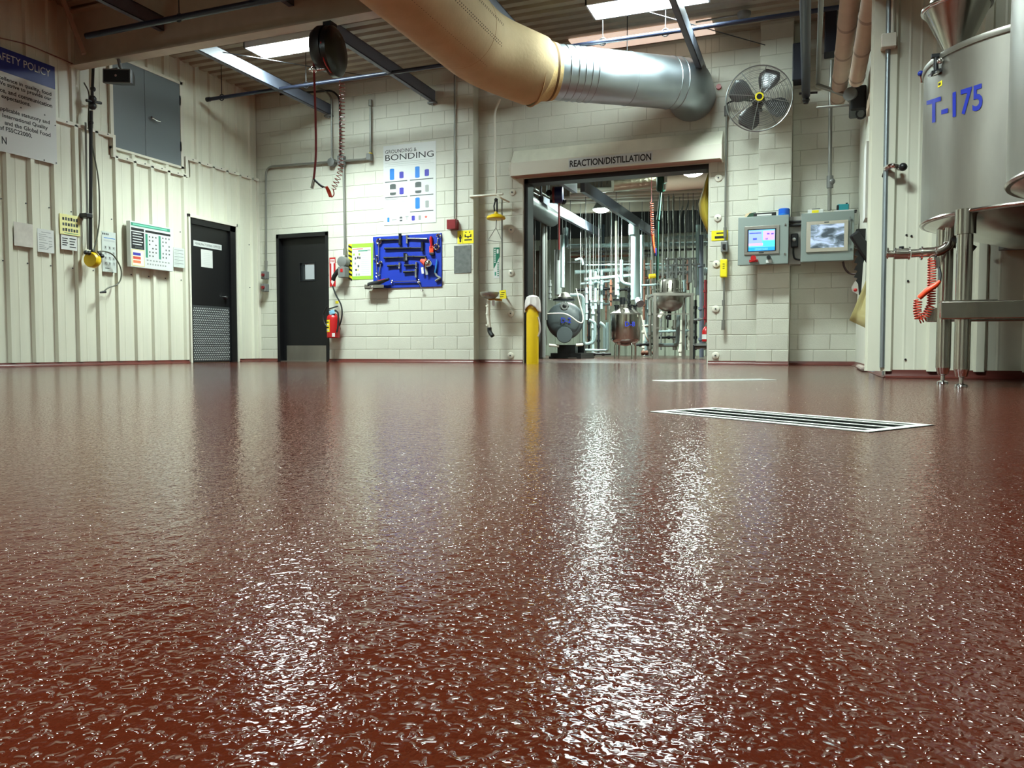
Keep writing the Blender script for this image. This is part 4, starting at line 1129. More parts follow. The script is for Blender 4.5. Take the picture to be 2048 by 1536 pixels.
MB().obox(c + V(0, -.115, -.005), (1, 0, 0), (0, .4, 1), (0, 1, -.4), .08, .03, .01).build('yellow_label', m_yellowl, t, smooth=False)
c2 = onY(1006, 589, YS - .02); MB().obox(c2, (1, 0, .1), (0, 1, 0), (-.1, 0, 1), .1, .01, .13).build('push_flag', m_yellowl, t, smooth=False)
for k in range(3): MB().obox(c2 + V(-.01 * k, -.007, .03 - .03 * k), (1, 0, .1), (0, 1, 0), (-.1, 0, 1), .06, .003, .008).build('flag_print', m_print, t, smooth=False)
MB().tube([onY(977, 598, YS), onY(1004, 600, YS + .05)], .018, 8).build('valve_body', m_brass, t)
cw = onY(1004, 592, YS + .06); MB().cyl(cw, (cw.x, YB + .002, cw.z), .015, n=8).build('wall_bracket', m_conduit, t)
MB().obox(onY(987, 606, YS - .03), (1, 0, 0), (0, 1, 0), (0, 0, 1), .045, .004, .09).build('tag', m_white, t, smooth=False)
MB().tube([onY(977, 601, YS), onY(976, 630, YS), onY(979, 655, YS)], [.028, .03, .026], 12).build('drain_pipe', m_trim, t)
for y in (612, 628, 650): MB().tube([onY(976, y - 1.4, YS), onY(976, y + 1.4, YS)], .035, 12).build('collar', m_trim, t)
MB().tube(spline([onY(979, 655, YS), onY(979.5, 663, YS), onY(985, 672, YS - .03)]), .034, 12).build('elbow', m_rubber, t)
s = signY('shower_sign', 'tall green and white emergency shower sign', 'sign', 987, 495, 999, 556, YB - .005, m_white, .003)
s.poly([(0, 0), (1, 0), (1, .32), (.1, .68), (0, .68)], m_green); s.bar(.55, .06, .85, .2, m_white, lift=2)
for k in range(7): s.bar(.15, .04 + k * .07, .35, .085 + k * .07, m_white, lift=2); s.bar(.65, .48 + k * .07, .88, .525 + k * .07, m_green)
s.bar(.2, .8, .45, .92, m_teal); s.done()
# round tie-bolt plates either side of the opening
pos = [('left', w) for w in ('topmost', 'second from the top', 'third from the top', 'third from the floor', 'second from the floor', 'lowest')] + [('right', w) for w in ('second from the top', 'third from the top', 'third from the floor', 'second from the floor', 'lowest', 'topmost')]
for (x, y), (sd, wh) in zip(((1023, 337), (1025, 385), (1023, 460), (1022.5, 546), (1022, 627), (1021.5, 711), (1437, 356), (1435.5, 436), (1432.5, 528), (1431.5, 618), (1431, 711), (1438, 300)), pos):
    c = onY(x, y, YB)
    o = thing('bolt_plate', 'round painted tie-bolt plate %s of the opening, %s' % (sd, wh), 'bolt plate', c, 'tie-bolt plates beside the opening')
    MB().lathe([(.05, -.006), (.05, .012), (.042, .018), (.012, .018)], c + V(0, 0, 0), (0, -1, 0), 18).build('plate', m_trim, o)
    MB().cyl(c + V(0, -.015, 0), c + V(0, -.028, 0), .012, n=6).build('bolt', m_greyd, o)
# ------------------------------------------------------------------ wide opening: hood, sign, bollard
HX0, HX1 = onY(1020, 340, YB - .22).x, onY(1443, 300, YB - .22).x
hz0 = onY(1232, 334, YB - .22).z; hz1 = onY(1232, 308, YB - .22).z; hz2 = onY(1232, 283, YB - .05).z
t = thing('door_hood', 'cream metal rolling-door hood above the wide opening', 'door hood', ((HX0 + HX1) / 2, YB, hz0), kind='structure')
MB().box(HX0, HX1, YB - .22, YB - .205, hz0, hz1 + .01).build('face_band', m_trim, t, smooth=False, bevel=.003)
MB().prism([(HX0, YB - .21, hz1 + .01), (HX0, YB - .06, hz2), (HX0, YB + .02, hz2), (HX0, YB + .02, hz0 + .02), (HX0, YB - .2, hz0 + .02)], (HX1 - HX0, 0, 0)).build('hood_shell', m_panel, t, smooth=False, bevel=.004)
MB().box(HX0, HX1, YB - .205, YB + .02, hz0 + .004, hz0 + .014).build('hood_soffit', mat('pinkish_soffit', (188, 156, 142), .5), t, smooth=False)
MB().box(HX0 - .004, HX0 + .012, YB - .225, YB + .02, hz0 - .01, hz1 + .02).box(HX1 - .012, HX1 + .004, YB - .225, YB + .02, hz0 - .01, hz1 + .02).build('end_cap', m_trim, t, smooth=False)
MB().box(OX0, OX0 + .06, YB + .05, YB + .3, 0, OZ).box(OX1 - .03, OX1, YB + .05, YB + .3, 0, OZ).box(OX0, OX1, YB + .05, YB + .3, OZ - .07, OZ + .05).build('door_guide', m_black, t, smooth=False)
x0, x1, z0, z1 = rectY(1137, 310, 1305, 331, YB - .222)
s = Sign('room_sign', 'white name strip reading reaction slash distillation over the opening', 'sign', (x0, YB - .222, z1), (1, 0, 0), x1 - x0, z1 - z0, m_whitegl, .003, N=(0, -1, 0))
s.text('REACTION/DISTILLATION', .015, .18, .985, .84, m_print, True); s.done()
c = onZ(1065, 727.5, 0)
zt = onY(1066, 592, c.y).z
t = thing('bollard', 'yellow safety bollard with a cloth over its top, left of the opening', 'bollard', c)
MB().lathe([(.088, 0), (.088, zt - .06), (.08, zt - .03), (.05, zt - .01), (.01, zt)], c, n=28).build('post', m_yellow, t)
rows = []
for j in range(7):
    zz = zt + .012 - (j / 6) ** 2 * .0 - [0, .008, .03, .07, .12, .17, .2][j]; rr = [.005, .05, .088, .098, .105, .11, .112][j]
    rows.append([c + Vector(((rr + (.012 * math.sin(i * 2.2) if j > 2 else 0)) * math.cos(2 * PI * i / 24), (rr + (.012 * math.sin(i * 2.2) if j > 2 else 0)) * math.sin(2 * PI * i / 24), zz - (.05 * math.sin(i * .55 + 1) if j > 4 else 0))) for i in range(25)])
MB().sheet(rows).build('cloth', m_cloth, t, solid=.004)
MB().tube(spline([c + V(.09, -.02, zt - .3), c + V(.115, -.02, zt - .4), c + V(.12, -.02, zt - .5), c + V(.09, -.02, zt - .58)]), .012).build('rope', m_cloth, t)
# folded yellow fabric at the right jamb
P = [(1421, 333), (1410, 372), (1398, 410), (1401, 432), (1411, 455), (1421, 478)]
rows = []
for k, (x, y) in enumerate(P):
    a = onY(x, y, YB + .45); b_ = onY(1424, y, YB + .45)
    w = b_.x - a.x + .02
    rows.append([Vector((a.x + w * (1 - math.cos(PI * i / 10)) / 2, a.y - .22 * math.sin(PI * i / 10) * min(1, w / .12), a.z)) for i in range(11)])
o = MB().sheet(rows).build('folded_curtain', mat('yellow_vinyl', (206, 184, 66), .5, var=.1, vscale=3), solid=.01)
tag(o, 'folded yellow vinyl curtain bulging at the right side of the opening', 'curtain')

# ------------------------------------------------------------------ reaction room shell
m_rw = mat('reaction_wall', (164, 172, 156), .5, var=.08, vscale=2)
bw = struct(MB().box(-9.3, 3, YR + .03, YR + .2, 0, 5.2).build('wall_reaction_back', m_rw, smooth=False, loc=(-4, YR, 0)), 'grey-green ribbed back wall of the reaction room', 'wall')
x = -9.1
for g in range(12):
    panel_strip(bw, 'wall_panel', (x, YR, 0), (1, 0, 0), (0, -1, 0), 3, 0, 3.75, m_rw, .05)
    x += .9144
MB().box(-9.3, 3, YR - .12, YR, 3.75, 4.7).build('dark_header', mat('dark_slate', (44, 50, 52), .6), bw, smooth=False)
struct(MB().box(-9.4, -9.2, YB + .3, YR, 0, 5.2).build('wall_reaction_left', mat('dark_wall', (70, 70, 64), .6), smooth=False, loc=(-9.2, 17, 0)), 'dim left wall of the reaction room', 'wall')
struct(MB().box(2.8, 3, YB + .3, YR, 0, 5.2).build('wall_reaction_right', m_rw, smooth=False, loc=(2.9, 17, 0)), 'right wall of the reaction room', 'wall')
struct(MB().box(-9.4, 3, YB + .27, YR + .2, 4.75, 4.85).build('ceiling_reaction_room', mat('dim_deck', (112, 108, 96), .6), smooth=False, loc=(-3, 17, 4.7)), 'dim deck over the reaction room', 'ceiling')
RD = 16.8                                         # usual distance of the front equipment
def bay(x, y, D, label, r=.16, pw=1.0):
    c = onD(x, y, D)
    t = thing('high_bay_light', label, 'high bay light', c, 'high bay lights in the reaction room')
    MB().lathe([(r, 0), (r * .95, .04), (r * .55, .16), (.06, .2), (.04, .3)], c, n=24).build('reflector', m_greybox, t)
    MB().lathe([(.01, -.07), (r * .5, -.06), (r * .85, -.03), (r * .97, .0), (r * .9, .03)], c, n=24).build('lens', m_bay, t)
    MB().cyl(c + V(0, 0, .3), (c.x, c.y, 4.75), .01, n=6).build('hanger', m_greybox, t)
    ld = bpy.data.lights.new('bay_lamp', 'AREA'); ld.shape = 'DISK'; ld.size = r * 1.8; ld.energy = BAY * pw; ld.color = BAY_COL; ld.spread = math.radians(150)
    lo = bpy.data.objects.new('bay_lamp', ld); COL.objects.link(lo); lo.parent = t; lo.location = (0, 0, -.09)
bay(1175, 354, 14.5, 'high bay light at the upper left of the opening', .12, .55)
bay(1203, 419, 17.5, 'lowest high bay light, centre of the reaction room', .2, 1.2)
bay(1386, 345, 13.5, 'high bay light at the upper right of the opening', .18, 1.1)
bay(1530, 380, 20.5, 'added unseen high bay light deep right in the reaction room', .16, 1.8)  # this and the next are added out of view to brighten the back wall
bay(925, 380, 20.5, 'added high bay light hidden left of the opening', .16, 1.8)

def pipeD(name, label, pts, r, m, cat='pipe', rr=.1, n=10, D=None, group=None, flanges=(), hang=True):
    P = [onD(p[0], p[1], p[2] if len(p) > 2 else D) for p in pts]
    t = thing(name, label, cat, min(P, key=lambda q: q.z), group)
    MB().tube(round_path(P, rr), r, n).build('run', m, t)
    for (i, f) in flanges:
        a, b = P[i], P[i + 1]; c = a.lerp(b, f); d = (b - a).normalized()
        MB().cyl(c - d * .03, c + d * .03, r * 1.5, n=12).build('flange', m, t)
    hi = max(P, key=lambda q: q.z)
    if min(q.z for q in P) > .05 and hang:
        MB().cyl(hi, (hi.x, hi.y, 4.76), .007, n=6).build('hanger_rod', m_greybox, t)
    return t
# long insulated and bare lines
pw = [
 ('long white insulated pipe across the reaction room', [(1136, 493), (1421, 487)], .058, 20),
 ('second white insulated pipe behind the wide white riser', [(1150, 545), (1300, 536), (1421, 540)], .055, 20),
 ('short sloping white pipe left of the wide riser', [(1169, 559), (1262, 551)], .045, 19),
 ('white pipe rail low behind the steel vessel', [(1160, 568), (1225, 562)], .03, 19.5),
 ('pale blue pipe crossing at the right of the opening', [(1330, 478), (1421, 472)], .05, 19),
 ('white pipe with yellow band at the right of the opening', [(1400, 545), (1430, 541)], .06, 19),
]
for (lb_, pts, r, D) in pw: pipeD('insulated_pipe', lb_, pts, r, m_wpipe, D=D, group='insulated lines in the reaction room', flanges=((0, .3), (0, .7)))
t = thing('wide_riser', 'wide white vertical insulated riser in the middle of the reaction room', 'riser', onD(1272, 585, 17.5))
MB().cyl(onD(1271, 600, 17.5), onD(1271, 470, 17.5), .105, n=24).cyl(onD(1268, 470, 17.5), onD(1268, 449, 17.5), .12, n=24).build('riser', m_wpipe, t)
MB().cyl(onD(1276, 601, 17.5), onD(1275, 585, 17.5), .062).build('lower_neck', m_brown, t)
MB().cyl(onD(1283, 600, 17.7), onD(1284, 470, 17.7), .04).build('side_riser', m_wpipe, t)
for (x, D, lb_) in ((1181, 19, 'white vertical drop pipe left of the steel vessel'), (1191, 19.2, 'white vertical drop pipe with steel valve'), (1203, 19.4, 'third white drop pipe nearest the steel vessel')):
    pipeD('drop_pipe', lb_, [(x, 540), (x, 618)], .035, m_wpipe, D=D, group='drop pipes behind the vessels', flanges=((0, .35), (0, .8)))
pipeD('return_pipe', 'white pipe looping beside the grey round vessel', [(1140, 590), (1166, 590), (1168, 690), (1190, 683), (1190, 645), (1178, 640)], .035, m_wpipe, D=17.2)
pipeD('return_pipe', 'white u-shaped pipe with two tall legs by the steel vessel', [(1200, 645), (1209, 652), (1209, 700), (1215, 700), (1215, 645)], .035, m_wpipe, D=17.4)
pipeD('return_pipe', 'low white pipe along the floor right of the grey vessel', [(1170, 700), (1212, 701)], .028, m_wpipe, D=17)
pipeD('return_pipe', 'white pipe dropping under the jacketed reactor', [(1312, 690), (1355, 690), (1357, 630)], .045, m_wpipe, D=17.5)
pipeD('return_pipe', 'tall pale blue pipe right of the reactor rack', [(1396, 450), (1396, 590)], .05, m_wpipe, D=17.5)
pipeD('return_pipe', 'white elbow pipe above the steel vessel', [(1243, 520), (1243, 566), (1262, 570)], .04, m_wpipe, D=18)
pipeD('return_pipe', 'white overhead elbow at the left of the reaction room', [(1150, 520), (1164, 516), (1166, 530)], .03, m_wpipe, D=19)
# vertical grey lines at the left
for i, (x, y0, y1, r, mm, D) in enumerate([(1053, 370, 600, .02, m_conduit, 13), (1057, 380, 590, .02, m_greybox, 13.3), (1061, 450, 600, .018, m_conduit, 13.5), (1066, 470, 610, .015, m_brown, 13.7), (1070, 500, 590, .012, m_conduit, 14), (1086, 410, 715, .05, m_greybox, 15), (1092.5, 445, 640, .02, m_conduit, 15), (1116, 500, 590, .09, m_greybox, 18.5), (1125, 470, 575, .05, m_wpipe, 18.2), (1132, 456, 495, .06, mat('slate', (96, 108, 110), .5), 18.6)]):
    pipeD('standpipe', ['thin grey standpipe just inside the left jamb', 'second thin standpipe inside the left jamb', 'third thin standpipe inside the left jamb', 'rusty thin standpipe inside the left jamb', 'shortest standpipe inside the left jamb', 'grey structural post left of the grey vessel', 'bright thin pipe on the grey post', 'wide grey column behind the grey vessel', 'pale pipe right of the wide grey column', 'slate upright box column above the grey vessel'][i], [(x, y0), (x, y1)], r, mm, D=D, group='standpipes in the reaction room', flanges=((0, .5), (0, .8)) if i < 5 else ())
# fine vertical tubing above the reactor
for i, (x, y0, y1) in enumerate([(1326, 400, 560), (1337, 400, 560), (1347, 400, 562), (1360, 420, 560), (1370, 415, 560), (1386, 420, 560), (1232, 450, 590), (1305, 500, 580), (1316, 455, 560)]):
    pipeD('steel_tube', ['first slim steel tube above the reactor', 'second slim steel tube above the reactor', 'third slim steel tube above the reactor', 'bent-top steel tube above the reactor', 'fifth slim steel tube above the reactor', 'rightmost slim steel tube above the reactor', 'tall pale tube above the steel vessel', 'beaded tube left of the reactor', 'thin line beside the green hoist'][i], [(x + (6 if i in (3, 4) else 0), y0 - 8), (x, y0 + 12), (x, y1)], .02 if i != 6 else .025, m_conduit if i != 6 else m_trim, D=16.8 if i != 6 else 16, group='slim tubes above the reactor')
# roof steel of the reaction room
for i, (a, b, Dn, Df) in enumerate([((1082, 403), (1200, 467), 14, 20), ((1165, 372), (1310, 468), 13.2, 19.5), ((1120, 355), (1150, 375), 12.8, 13.8)]):
    t = thing('reaction_brace', ['teal-lit sloping roof brace at the left of the opening', 'grey sloping roof brace in the middle of the opening', 'short roof brace stub near the left high bay light'][i], 'brace', onD(b[0], b[1], Df), 'roof braces in the reaction room')
    MB().beam(onD(a[0], a[1], Dn), onD(b[0], b[1], Df), .08, .2).build('channel', m_purlin, t, smooth=False)
    MB().cyl(onD(a[0], a[1], Dn), (onD(a[0], a[1], Dn).x, onD(a[0], a[1], Dn).y, 4.76), .02, n=8).build('drop_bracket', m_purlin, t)
t = thing('post', 'dark blue steel post deep in the reaction room', 'post', onD(1201, 580, 21))
MB().cyl(onD(1203, 590, 21), onD(1203, 450, 21), .09, n=12).build('post', mat('navy', (30, 52, 66), .5), t)
for i, (y0, y1, x0, x1) in enumerate([(382, 376, 1140, 1420), (390, 384, 1140, 1420), (396, 391, 1125, 1420), (404, 398, 1125, 1420)]):
    pipeD('overhead_pipe', ['topmost cream overhead pipe in the reaction room', 'second cream overhead pipe in the reaction room', 'third cream overhead pipe in the reaction room', 'lowest cream overhead pipe in the reaction room'][i], [(x0, y0), (x1, y1 - 4)], .05, m_trim, D=16 + i * .5, group='overhead pipes in the reaction room')
t = thing('deck_beam', 'cream roof beam crossing the reaction room', 'beam', onD(1250, 415, 18.5), kind='structure')
MB().beam(onD(1040, 421, 18.5), onD(1440, 408, 18.5), .12, .22).build('beam', m_beamc, t, smooth=False)
t = thing('foil_duct', 'foil wrapped duct under the reaction room deck', 'duct', onD(1290, 365, 15))
MB().cyl(onD(1225, 366, 15), onD(1315, 356, 15), .18, n=20).build('duct', mat('crumpled_foil', (170, 160, 140), .3, .9, bump=1.0, bscale=14), t)
def rod(t, p): MB().cyl(p, (p.x, p.y, 4.76), .007, n=6).build('hanger_rod', m_greybox, t)
t = thing('padded_duct', 'pinkish insulated duct at the upper right of the opening', 'duct', onD(1370, 365, 14.8))
MB().cyl(onD(1330, 367, 14.8), onD(1425, 359, 14.8), .15, n=20).build('duct', mat('padded_pink', (206, 176, 156), .6, bump=.4, bscale=8), t); rod(t, onD(1370, 363, 14.8))
t = thing('large_duct', 'dark round duct at the upper left of the opening', 'duct', onD(1085, 440, 15))
MB().cyl(onD(1040, 400, 12.6), onD(1103, 436, 15.2), .17, n=24).build('duct', mat('dark_duct', (54, 58, 58), .45, .3), t)
MB().tube(round_path([onD(1106, 425, 15.2), onD(1110, 445, 15.2), onD(1096, 447, 15.2)], .1), .05).build('elbow', m_insul, t)
for i, (a, b) in enumerate((((1053, 368), (1098, 394)), ((1053, 378), (1095, 400)))):
    pipeD('conduit_run', ['upper silver conduit receding at the left of the opening', 'lower silver conduit receding at the left of the opening'][i], [(a[0], a[1], 12.5), (b[0], b[1], 15.5)], .018, m_steel)
# hose reels and hoists
t = thing('ceiling_reel', 'small blue and red hose reel hanging at the upper left of the opening', 'hose reel', onD(1115, 407, 14))
MB().lathe([(.04, -.08), (.15, -.07), (.15, .07), (.04, .08)], onD(1118, 390, 14), (1, .2, 0), 24).build('drum', mat('deep_blue', (20, 28, 84), .35), t)
MB().lathe([(.04, -.02), (.15, -.02), (.15, .02), (.04, .02)], onD(1108, 390, 14), (1, .2, 0), 24).build('red_flange', m_reddk, t)
MB().ball(onD(1098, 386, 14), .06, 10).ball(onD(1127, 404, 14), .05, 10).obox(onD(1116, 403, 14), RT, UP, FW, .3, .05, .06).build('frame', m_blackpl, t)
t = thing('drop_hose', 'pink hose hanging from the small blue reel', 'hose', onD(1117, 520, 14))
MB().tube([onD(1118, 405, 14), onD(1118, 500, 14)], .017, 8).build('hose', mat('pink_hose', (196, 84, 84), .5), t); MB().tube([onD(1118, 500, 14), onD(1117, 520, 14)], [.025, .02], 8).build('nozzle', m_greybox, t)
t = thing('hoist', 'dark green hanging hoist at the top of the opening', 'hoist', onD(1322, 384, 13.5))
c = onD(1322, 362, 13.5); rod(t, c); MB().lathe([(.05, -.19), (.08, -.15), (.085, .12), (.06, .2)], c, n=18).build('body', mat('dark_green', (16, 66, 50), .35), t)
MB().obox(onD(1331, 355, 13.4), RT, UP, FW, .05, .18, .06).obox(onD(1329, 374, 13.4), RT, UP, FW, .03, .09, .05).build('cover', m_whitegl, t, smooth=False)
MB().cyl(onD(1322, 384, 13.5), onD(1316, 440, 13.5), .018, .03, 10).cyl(onD(1316, 440, 13.5), onD(1314, 560, 13.5), .02, n=8).build('drop_hose', mat('green_hose', (40, 92, 76), .5), t)
t = thing('spiral_hose', 'orange spiral hose hanging in the middle of the opening', 'hose', onD(1308, 505, 14))
MB().tube(helix([onD(1303, 404, 14), onD(1304, 440, 14), onD(1305, 470, 14)], .030, 15, 10), .007, 5).build('spiral', m_coilthin, t)
MB().tube([onD(1305, 468, 14), onD(1307, 490, 14), onD(1310, 506, 14)], [.028, .02, .018], 8).build('tail', m_orange, t)
MB().tube([onD(1311, 497, 14), onD(1313, 512, 14)], .025, 8).build('gun', m_indigo, t)
MB().tube([onD(1303, 345, 14), onD(1303, 404, 14)], .006, 6).build('wire', m_reddk, t); rod(t, onD(1303, 346, 14))

# ------------------------------------------------------------------ vessels
def letterD(parent, st, xl, yt, xr, yb, D, m):
    vs, fs = text_mesh(st, True)
    xs = [p[0] for p in vs]; ys = [p[1] for p in vs]; x0, x1, y0, y1 = min(xs), max(xs), min(ys), max(ys)
    MB().add([onD(xl + (p[0] - x0) / (x1 - x0) * (xr - xl), yb + (p[1] - y0) / (y1 - y0) * (yt - yb), D) for p in vs], fs).build('lettering', m, parent, smooth=False)
D0 = 16.5
c = onD(1130, 641, D0); R = .40
axv = Vector((-math.sin(YAW) * .0 - .29, .957, 0)).normalized()     # axis runs away from the viewer
t = thing('round_vessel', 'grey dished-end vessel marked D-2 behind the yellow bollard', 'vessel', (c.x, c.y, 0))
MB().lathe([(.02, -.14), (R * .35, -.135), (R * .65, -.11), (R * .88, -.06), (R * .98, -.01), (R, .05), (R, 1.3), (R * .7, 1.42), (.02, 1.45)], c, axv, 40).build('shell', m_vessel, t)
q = onD(1129, 613, D0) - axv * .09
MB().lathe([(.02, -.06), (.075, -.06), (.075, -.02), (.1, -.015), (.1, .03)], q, axv, 20).build('top_nozzle', m_greybox, t)
MB().lathe([(.02, -.01), (.045, 0)], q - axv * .06, axv, 14).build('sight_glass', m_black, t)
bl = MB()
for i in range(8): bl.cyl(q + V(math.cos(i * PI / 4) * .088, -.03, math.sin(i * PI / 4) * .088), q + V(math.cos(i * PI / 4) * .088, .0, math.sin(i * PI / 4) * .088), .013, n=6)
bl.build('flange_bolts', m_chrome, t)['kind'] = 'stuff'
q = onD(1129, 670, D0) - axv * .13
MB().lathe([(.02, -.1), (.16, -.095), (.172, -.07), (.172, .12)], q, axv, 28).build('manway', m_vessel, t)
MB().lathe([(.12, -.02), (.15, .0), (.15, .05), (.13, .07), (.1, .13), (.02, .16)], onD(1129, 597, D0) + axv * .3, (0, 0, 1), 20).build('dome', m_steelr, t)
MB().lathe([(.24, 0), (.24, .04)], onD(1128, 600, D0) + axv * .3, (0, 0, 1), 20).build('dome_flange', m_blackpl, t)
letterD(t, 'D-2', 1122, 635, 1142, 646, D0 - .17, m_bluelet)
MB().box(c.x - .34, c.x + .34, c.y + .05, c.y + 1.1, .02, .12).box(c.x - .2, c.x + .2, c.y + .1, c.y + .3, .1, .3).box(c.x - .2, c.x + .2, c.y + .8, c.y + 1, .1, .3).box(c.x - .36, c.x - .26, c.y, c.y + 1.1, 0, .05).box(c.x + .26, c.x + .36, c.y, c.y + 1.1, 0, .05).build('saddle', m_black, t, smooth=False)
MB().tube(spline([onD(1090, 628, D0 - .25), onD(1105, 627, D0 - .3), onD(1126, 627, D0 - .32), onD(1140, 632, D0 - .32), onD(1155, 643, D0 - .3), onD(1164, 645, D0 - .25), onD(1166, 632, D0 - .2), onD(1159, 605, D0 - .1), onD(1152, 577, D0)]), .014, 8).build('white_hose', m_trim, t)
MB().tube([onD(1090, 628, D0 - .25), onD(1094, 690, D0 - .2)], .012, 6).build('drain_line', m_conduit, t)
MB().tube([onD(1098, 690, D0 - .1), onD(1118, 692, D0 - .1)], .03, 8).build('steam_line', m_trim, t)
MB().tube([onD(1152, 690, D0 - .1), onD(1166, 689, D0 - .1)], .03, 8).build('steam_line', m_trim, t)

c = onD(1251, 656, D0); gz = 0.0
zb, zt = onD(1251, 680, D0).z, onD(1251, 628, D0).z
t = thing('steel_vessel', 'small stainless vessel marked D-8 on tube legs', 'vessel', (c.x, c.y, 0))
R = .32
MB().lathe([(.03, zb - .13), (R * .6, zb - .09), (R * .93, zb - .02), (R, zb + .03), (R, zt)], (c.x, c.y, 0), n=36).build('shell', m_steel, t)
MB().lathe([(R + .012, zt - .02), (R + .012, zt + .015), (R * .93, zt + .03), (R * .6, zt + .1), (.1, zt + .13), (.1, zt + .2), (.03, zt + .2)], (c.x, c.y, 0), n=36).build('lid', m_steelr, t)
for k in range(4):
    a = PI / 4 + k * PI / 2
    p = Vector((c.x + math.cos(a) * .26, c.y + math.sin(a) * .26, 0)); 
    MB().tube([p, p + V(0, 0, zb - .14), p + V(-math.cos(a) * .06, -math.sin(a) * .06, zb - .01)], .022, 8).build('leg', m_steel, t)
letterD(t, 'D-8', 1250, 643, 1270, 653, D0 - .35, m_bluelet)
for k in range(7):
    a = k * .9
    p = Vector((c.x + math.cos(a) * .2, c.y + math.sin(a) * .2, zt + .06)); 
    MB().cyl(p, p + V(0, 0, .1), .035, n=10).cyl(p + V(0, 0, .1), p + V(0, 0, .13), .055, n=10).build('lid_port', m_steelr if k % 2 else m_blackpl, t)
MB().lathe([(.02, -.02), (.06, -.02), (.06, .02), (.02, .02)], onD(1229, 589, D0 - .1), -FW, 16).build('gauge', m_blackpl, t)
MB().cyl(onD(1245, 620, D0), onD(1245, 595, D0), .06).obox(onD(1240, 600, D0), RT, UP, FW, .3, .05, .05).build('agitator', m_blackpl, t)
MB().tube(spline([onD(1282, 630, D0 - .1), onD(1287, 650, D0 - .1), onD(1292, 672, D0 - .1), onD(1297, 682, D0)]), .018, 8).build('white_hose', m_trim, t)
MB().tube([onD(1276, 600, D0 + .1), onD(1280, 608, D0)], [.08, .1], 12).build('foil_neck', m_galv, t)

# jacketed reactor on a square tube rack
D1_ = 16.0
zt = onD(1345, 589, D1_).z
xa, xb = onD(1309, 650, D1_), onD(1383, 650, D1_)
t = thing('reactor_rack', 'square steel rack with a hanging dished reactor at the right of the opening', 'reactor', ((xa.x + xb.x) / 2, (xa.y + xb.y) / 2, 0))
ux = (xb - xa); ux.z = 0; ux.normalize(); uy = Vector((-ux.y, ux.x, 0)); w = (xb - xa).length
oc = Vector((xa.x, xa.y, 0))
for (a, b) in ((0, 0), (w, 0), (0.2, .75), (w, .75)):
    p = oc + ux * a + uy * b
    MB().obox(p + V(0, 0, zt / 2), ux, uy, (0, 0, 1), .055, .055, zt).build('leg', m_steelr, t, smooth=False)
cc = oc + ux * (w / 2) + uy * .37
tp = MB()
for (a, b, L_) in ((ux, uy, w),): 
    tp.obox(oc + ux * (w / 2) + V(0, 0, zt), ux, uy, (0, 0, 1), w + .1, .06, .05).obox(oc + ux * (w / 2) + uy * .75 + V(0, 0, zt), ux, uy, (0, 0, 1), w + .1, .06, .05).obox(oc + uy * .37 + V(0, 0, zt), uy, ux, (0, 0, 1), .75, .06, .05).obox(oc + ux * w + uy * .37 + V(0, 0, zt), uy, ux, (0, 0, 1), .75, .06, .05)
tp.build('top_frame', m_steelr, t, smooth=False)
MB().obox(oc + ux * (w / 2) + V(0, 0, onD(1345, 628, D1_).z), ux, uy, (0, 0, 1), w, .02, .02).obox(oc + ux * .1 + uy * .02 + V(0, 0, onD(1330, 656, D1_).z), ux, uy, (0, 0, 1), .2, .02, .02).build('cross_rail', m_steelr, t, smooth=False)
zv = onD(1350, 622, D1_).z
MB().lathe([(.03, zv), (.16, zv + .03), (.25, zv + .1), (.29, zv + .2), (.29, zt + .02), (.31, zt + .03), (.31, zt + .06), (.2, zt + .06), (.2, zt + .28), (.17, zt + .33), (.03, zt + .36)], cc, n=32).build('reactor_body', m_steelr, t)
rods = MB()
for k in range(16):
    a = 2 * PI * k / 16; p = cc + Vector((math.cos(a) * .27, math.sin(a) * .27, zt + .03)); rods.cyl(p, p + V(0, 0, .2 + .06 * (k % 3)), .011, n=6); rods.ball(p + V(0, 0, .1), .02, 6)
rods.build('clamp_rods', m_steel, t)['kind'] = 'stuff'
MB().tube([cc + V(0, 0, zv), cc + V(0, 0, zv - .12)], .04, 10).ball(cc + V(-.02, -.05, zv - .12), .055, 10).tube([cc + V(-.02, -.08, zv - .12), cc + V(-.02, -.1, zv - .34)], .018, 8).build('drain_valve', m_blackpl, t)
MB().tube([cc + V(-.12, -.1, zv), cc + V(-.2, -.1, zv - .12)], .045, 10).build('white_branch', m_trim, t)
t2 = thing('condenser_bundle', 'dark piping manifold above the hanging reactor', 'manifold', onD(1350, 560, 16.6))
mf = MB()
for (x0, y0, x1, y1, r) in ((1325, 519, 1392, 517, .02), (1330, 532, 1400, 528, .02), (1340, 545, 1385, 543, .025), (1335, 519, 1335, 560, .025), (1352, 517, 1352, 556, .035), (1366, 516, 1366, 560, .03), (1380, 516, 1380, 565, .04), (1344, 528, 1344, 562, .02), (1391, 520, 1391, 575, .03)):
    mf.cyl(onD(x0, y0, 16.6), onD(x1, y1, 16.6), r, n=8)
for (x, y) in ((1335, 519), (1352, 528), (1366, 530), (1380, 528), (1344, 545), (1391, 530), (1360, 517), (1372, 545)): mf.ball(onD(x, y, 16.6), .045, 8)
mf.build('pipework', m_greybox, t2)
MB().tube([onD(1298, 553, 16.6), onD(1311, 552, 16.6)], .05, 10).build('yellow_valve', m_yellow, t2)
MB().tube([onD(1282, 571, 16.6), onD(1320, 569, 16.6)], .022, 8).tube([onD(1282, 488, 18), onD(1283, 590, 18)], .03, 8).build('pale_line', m_wpipe, t2)
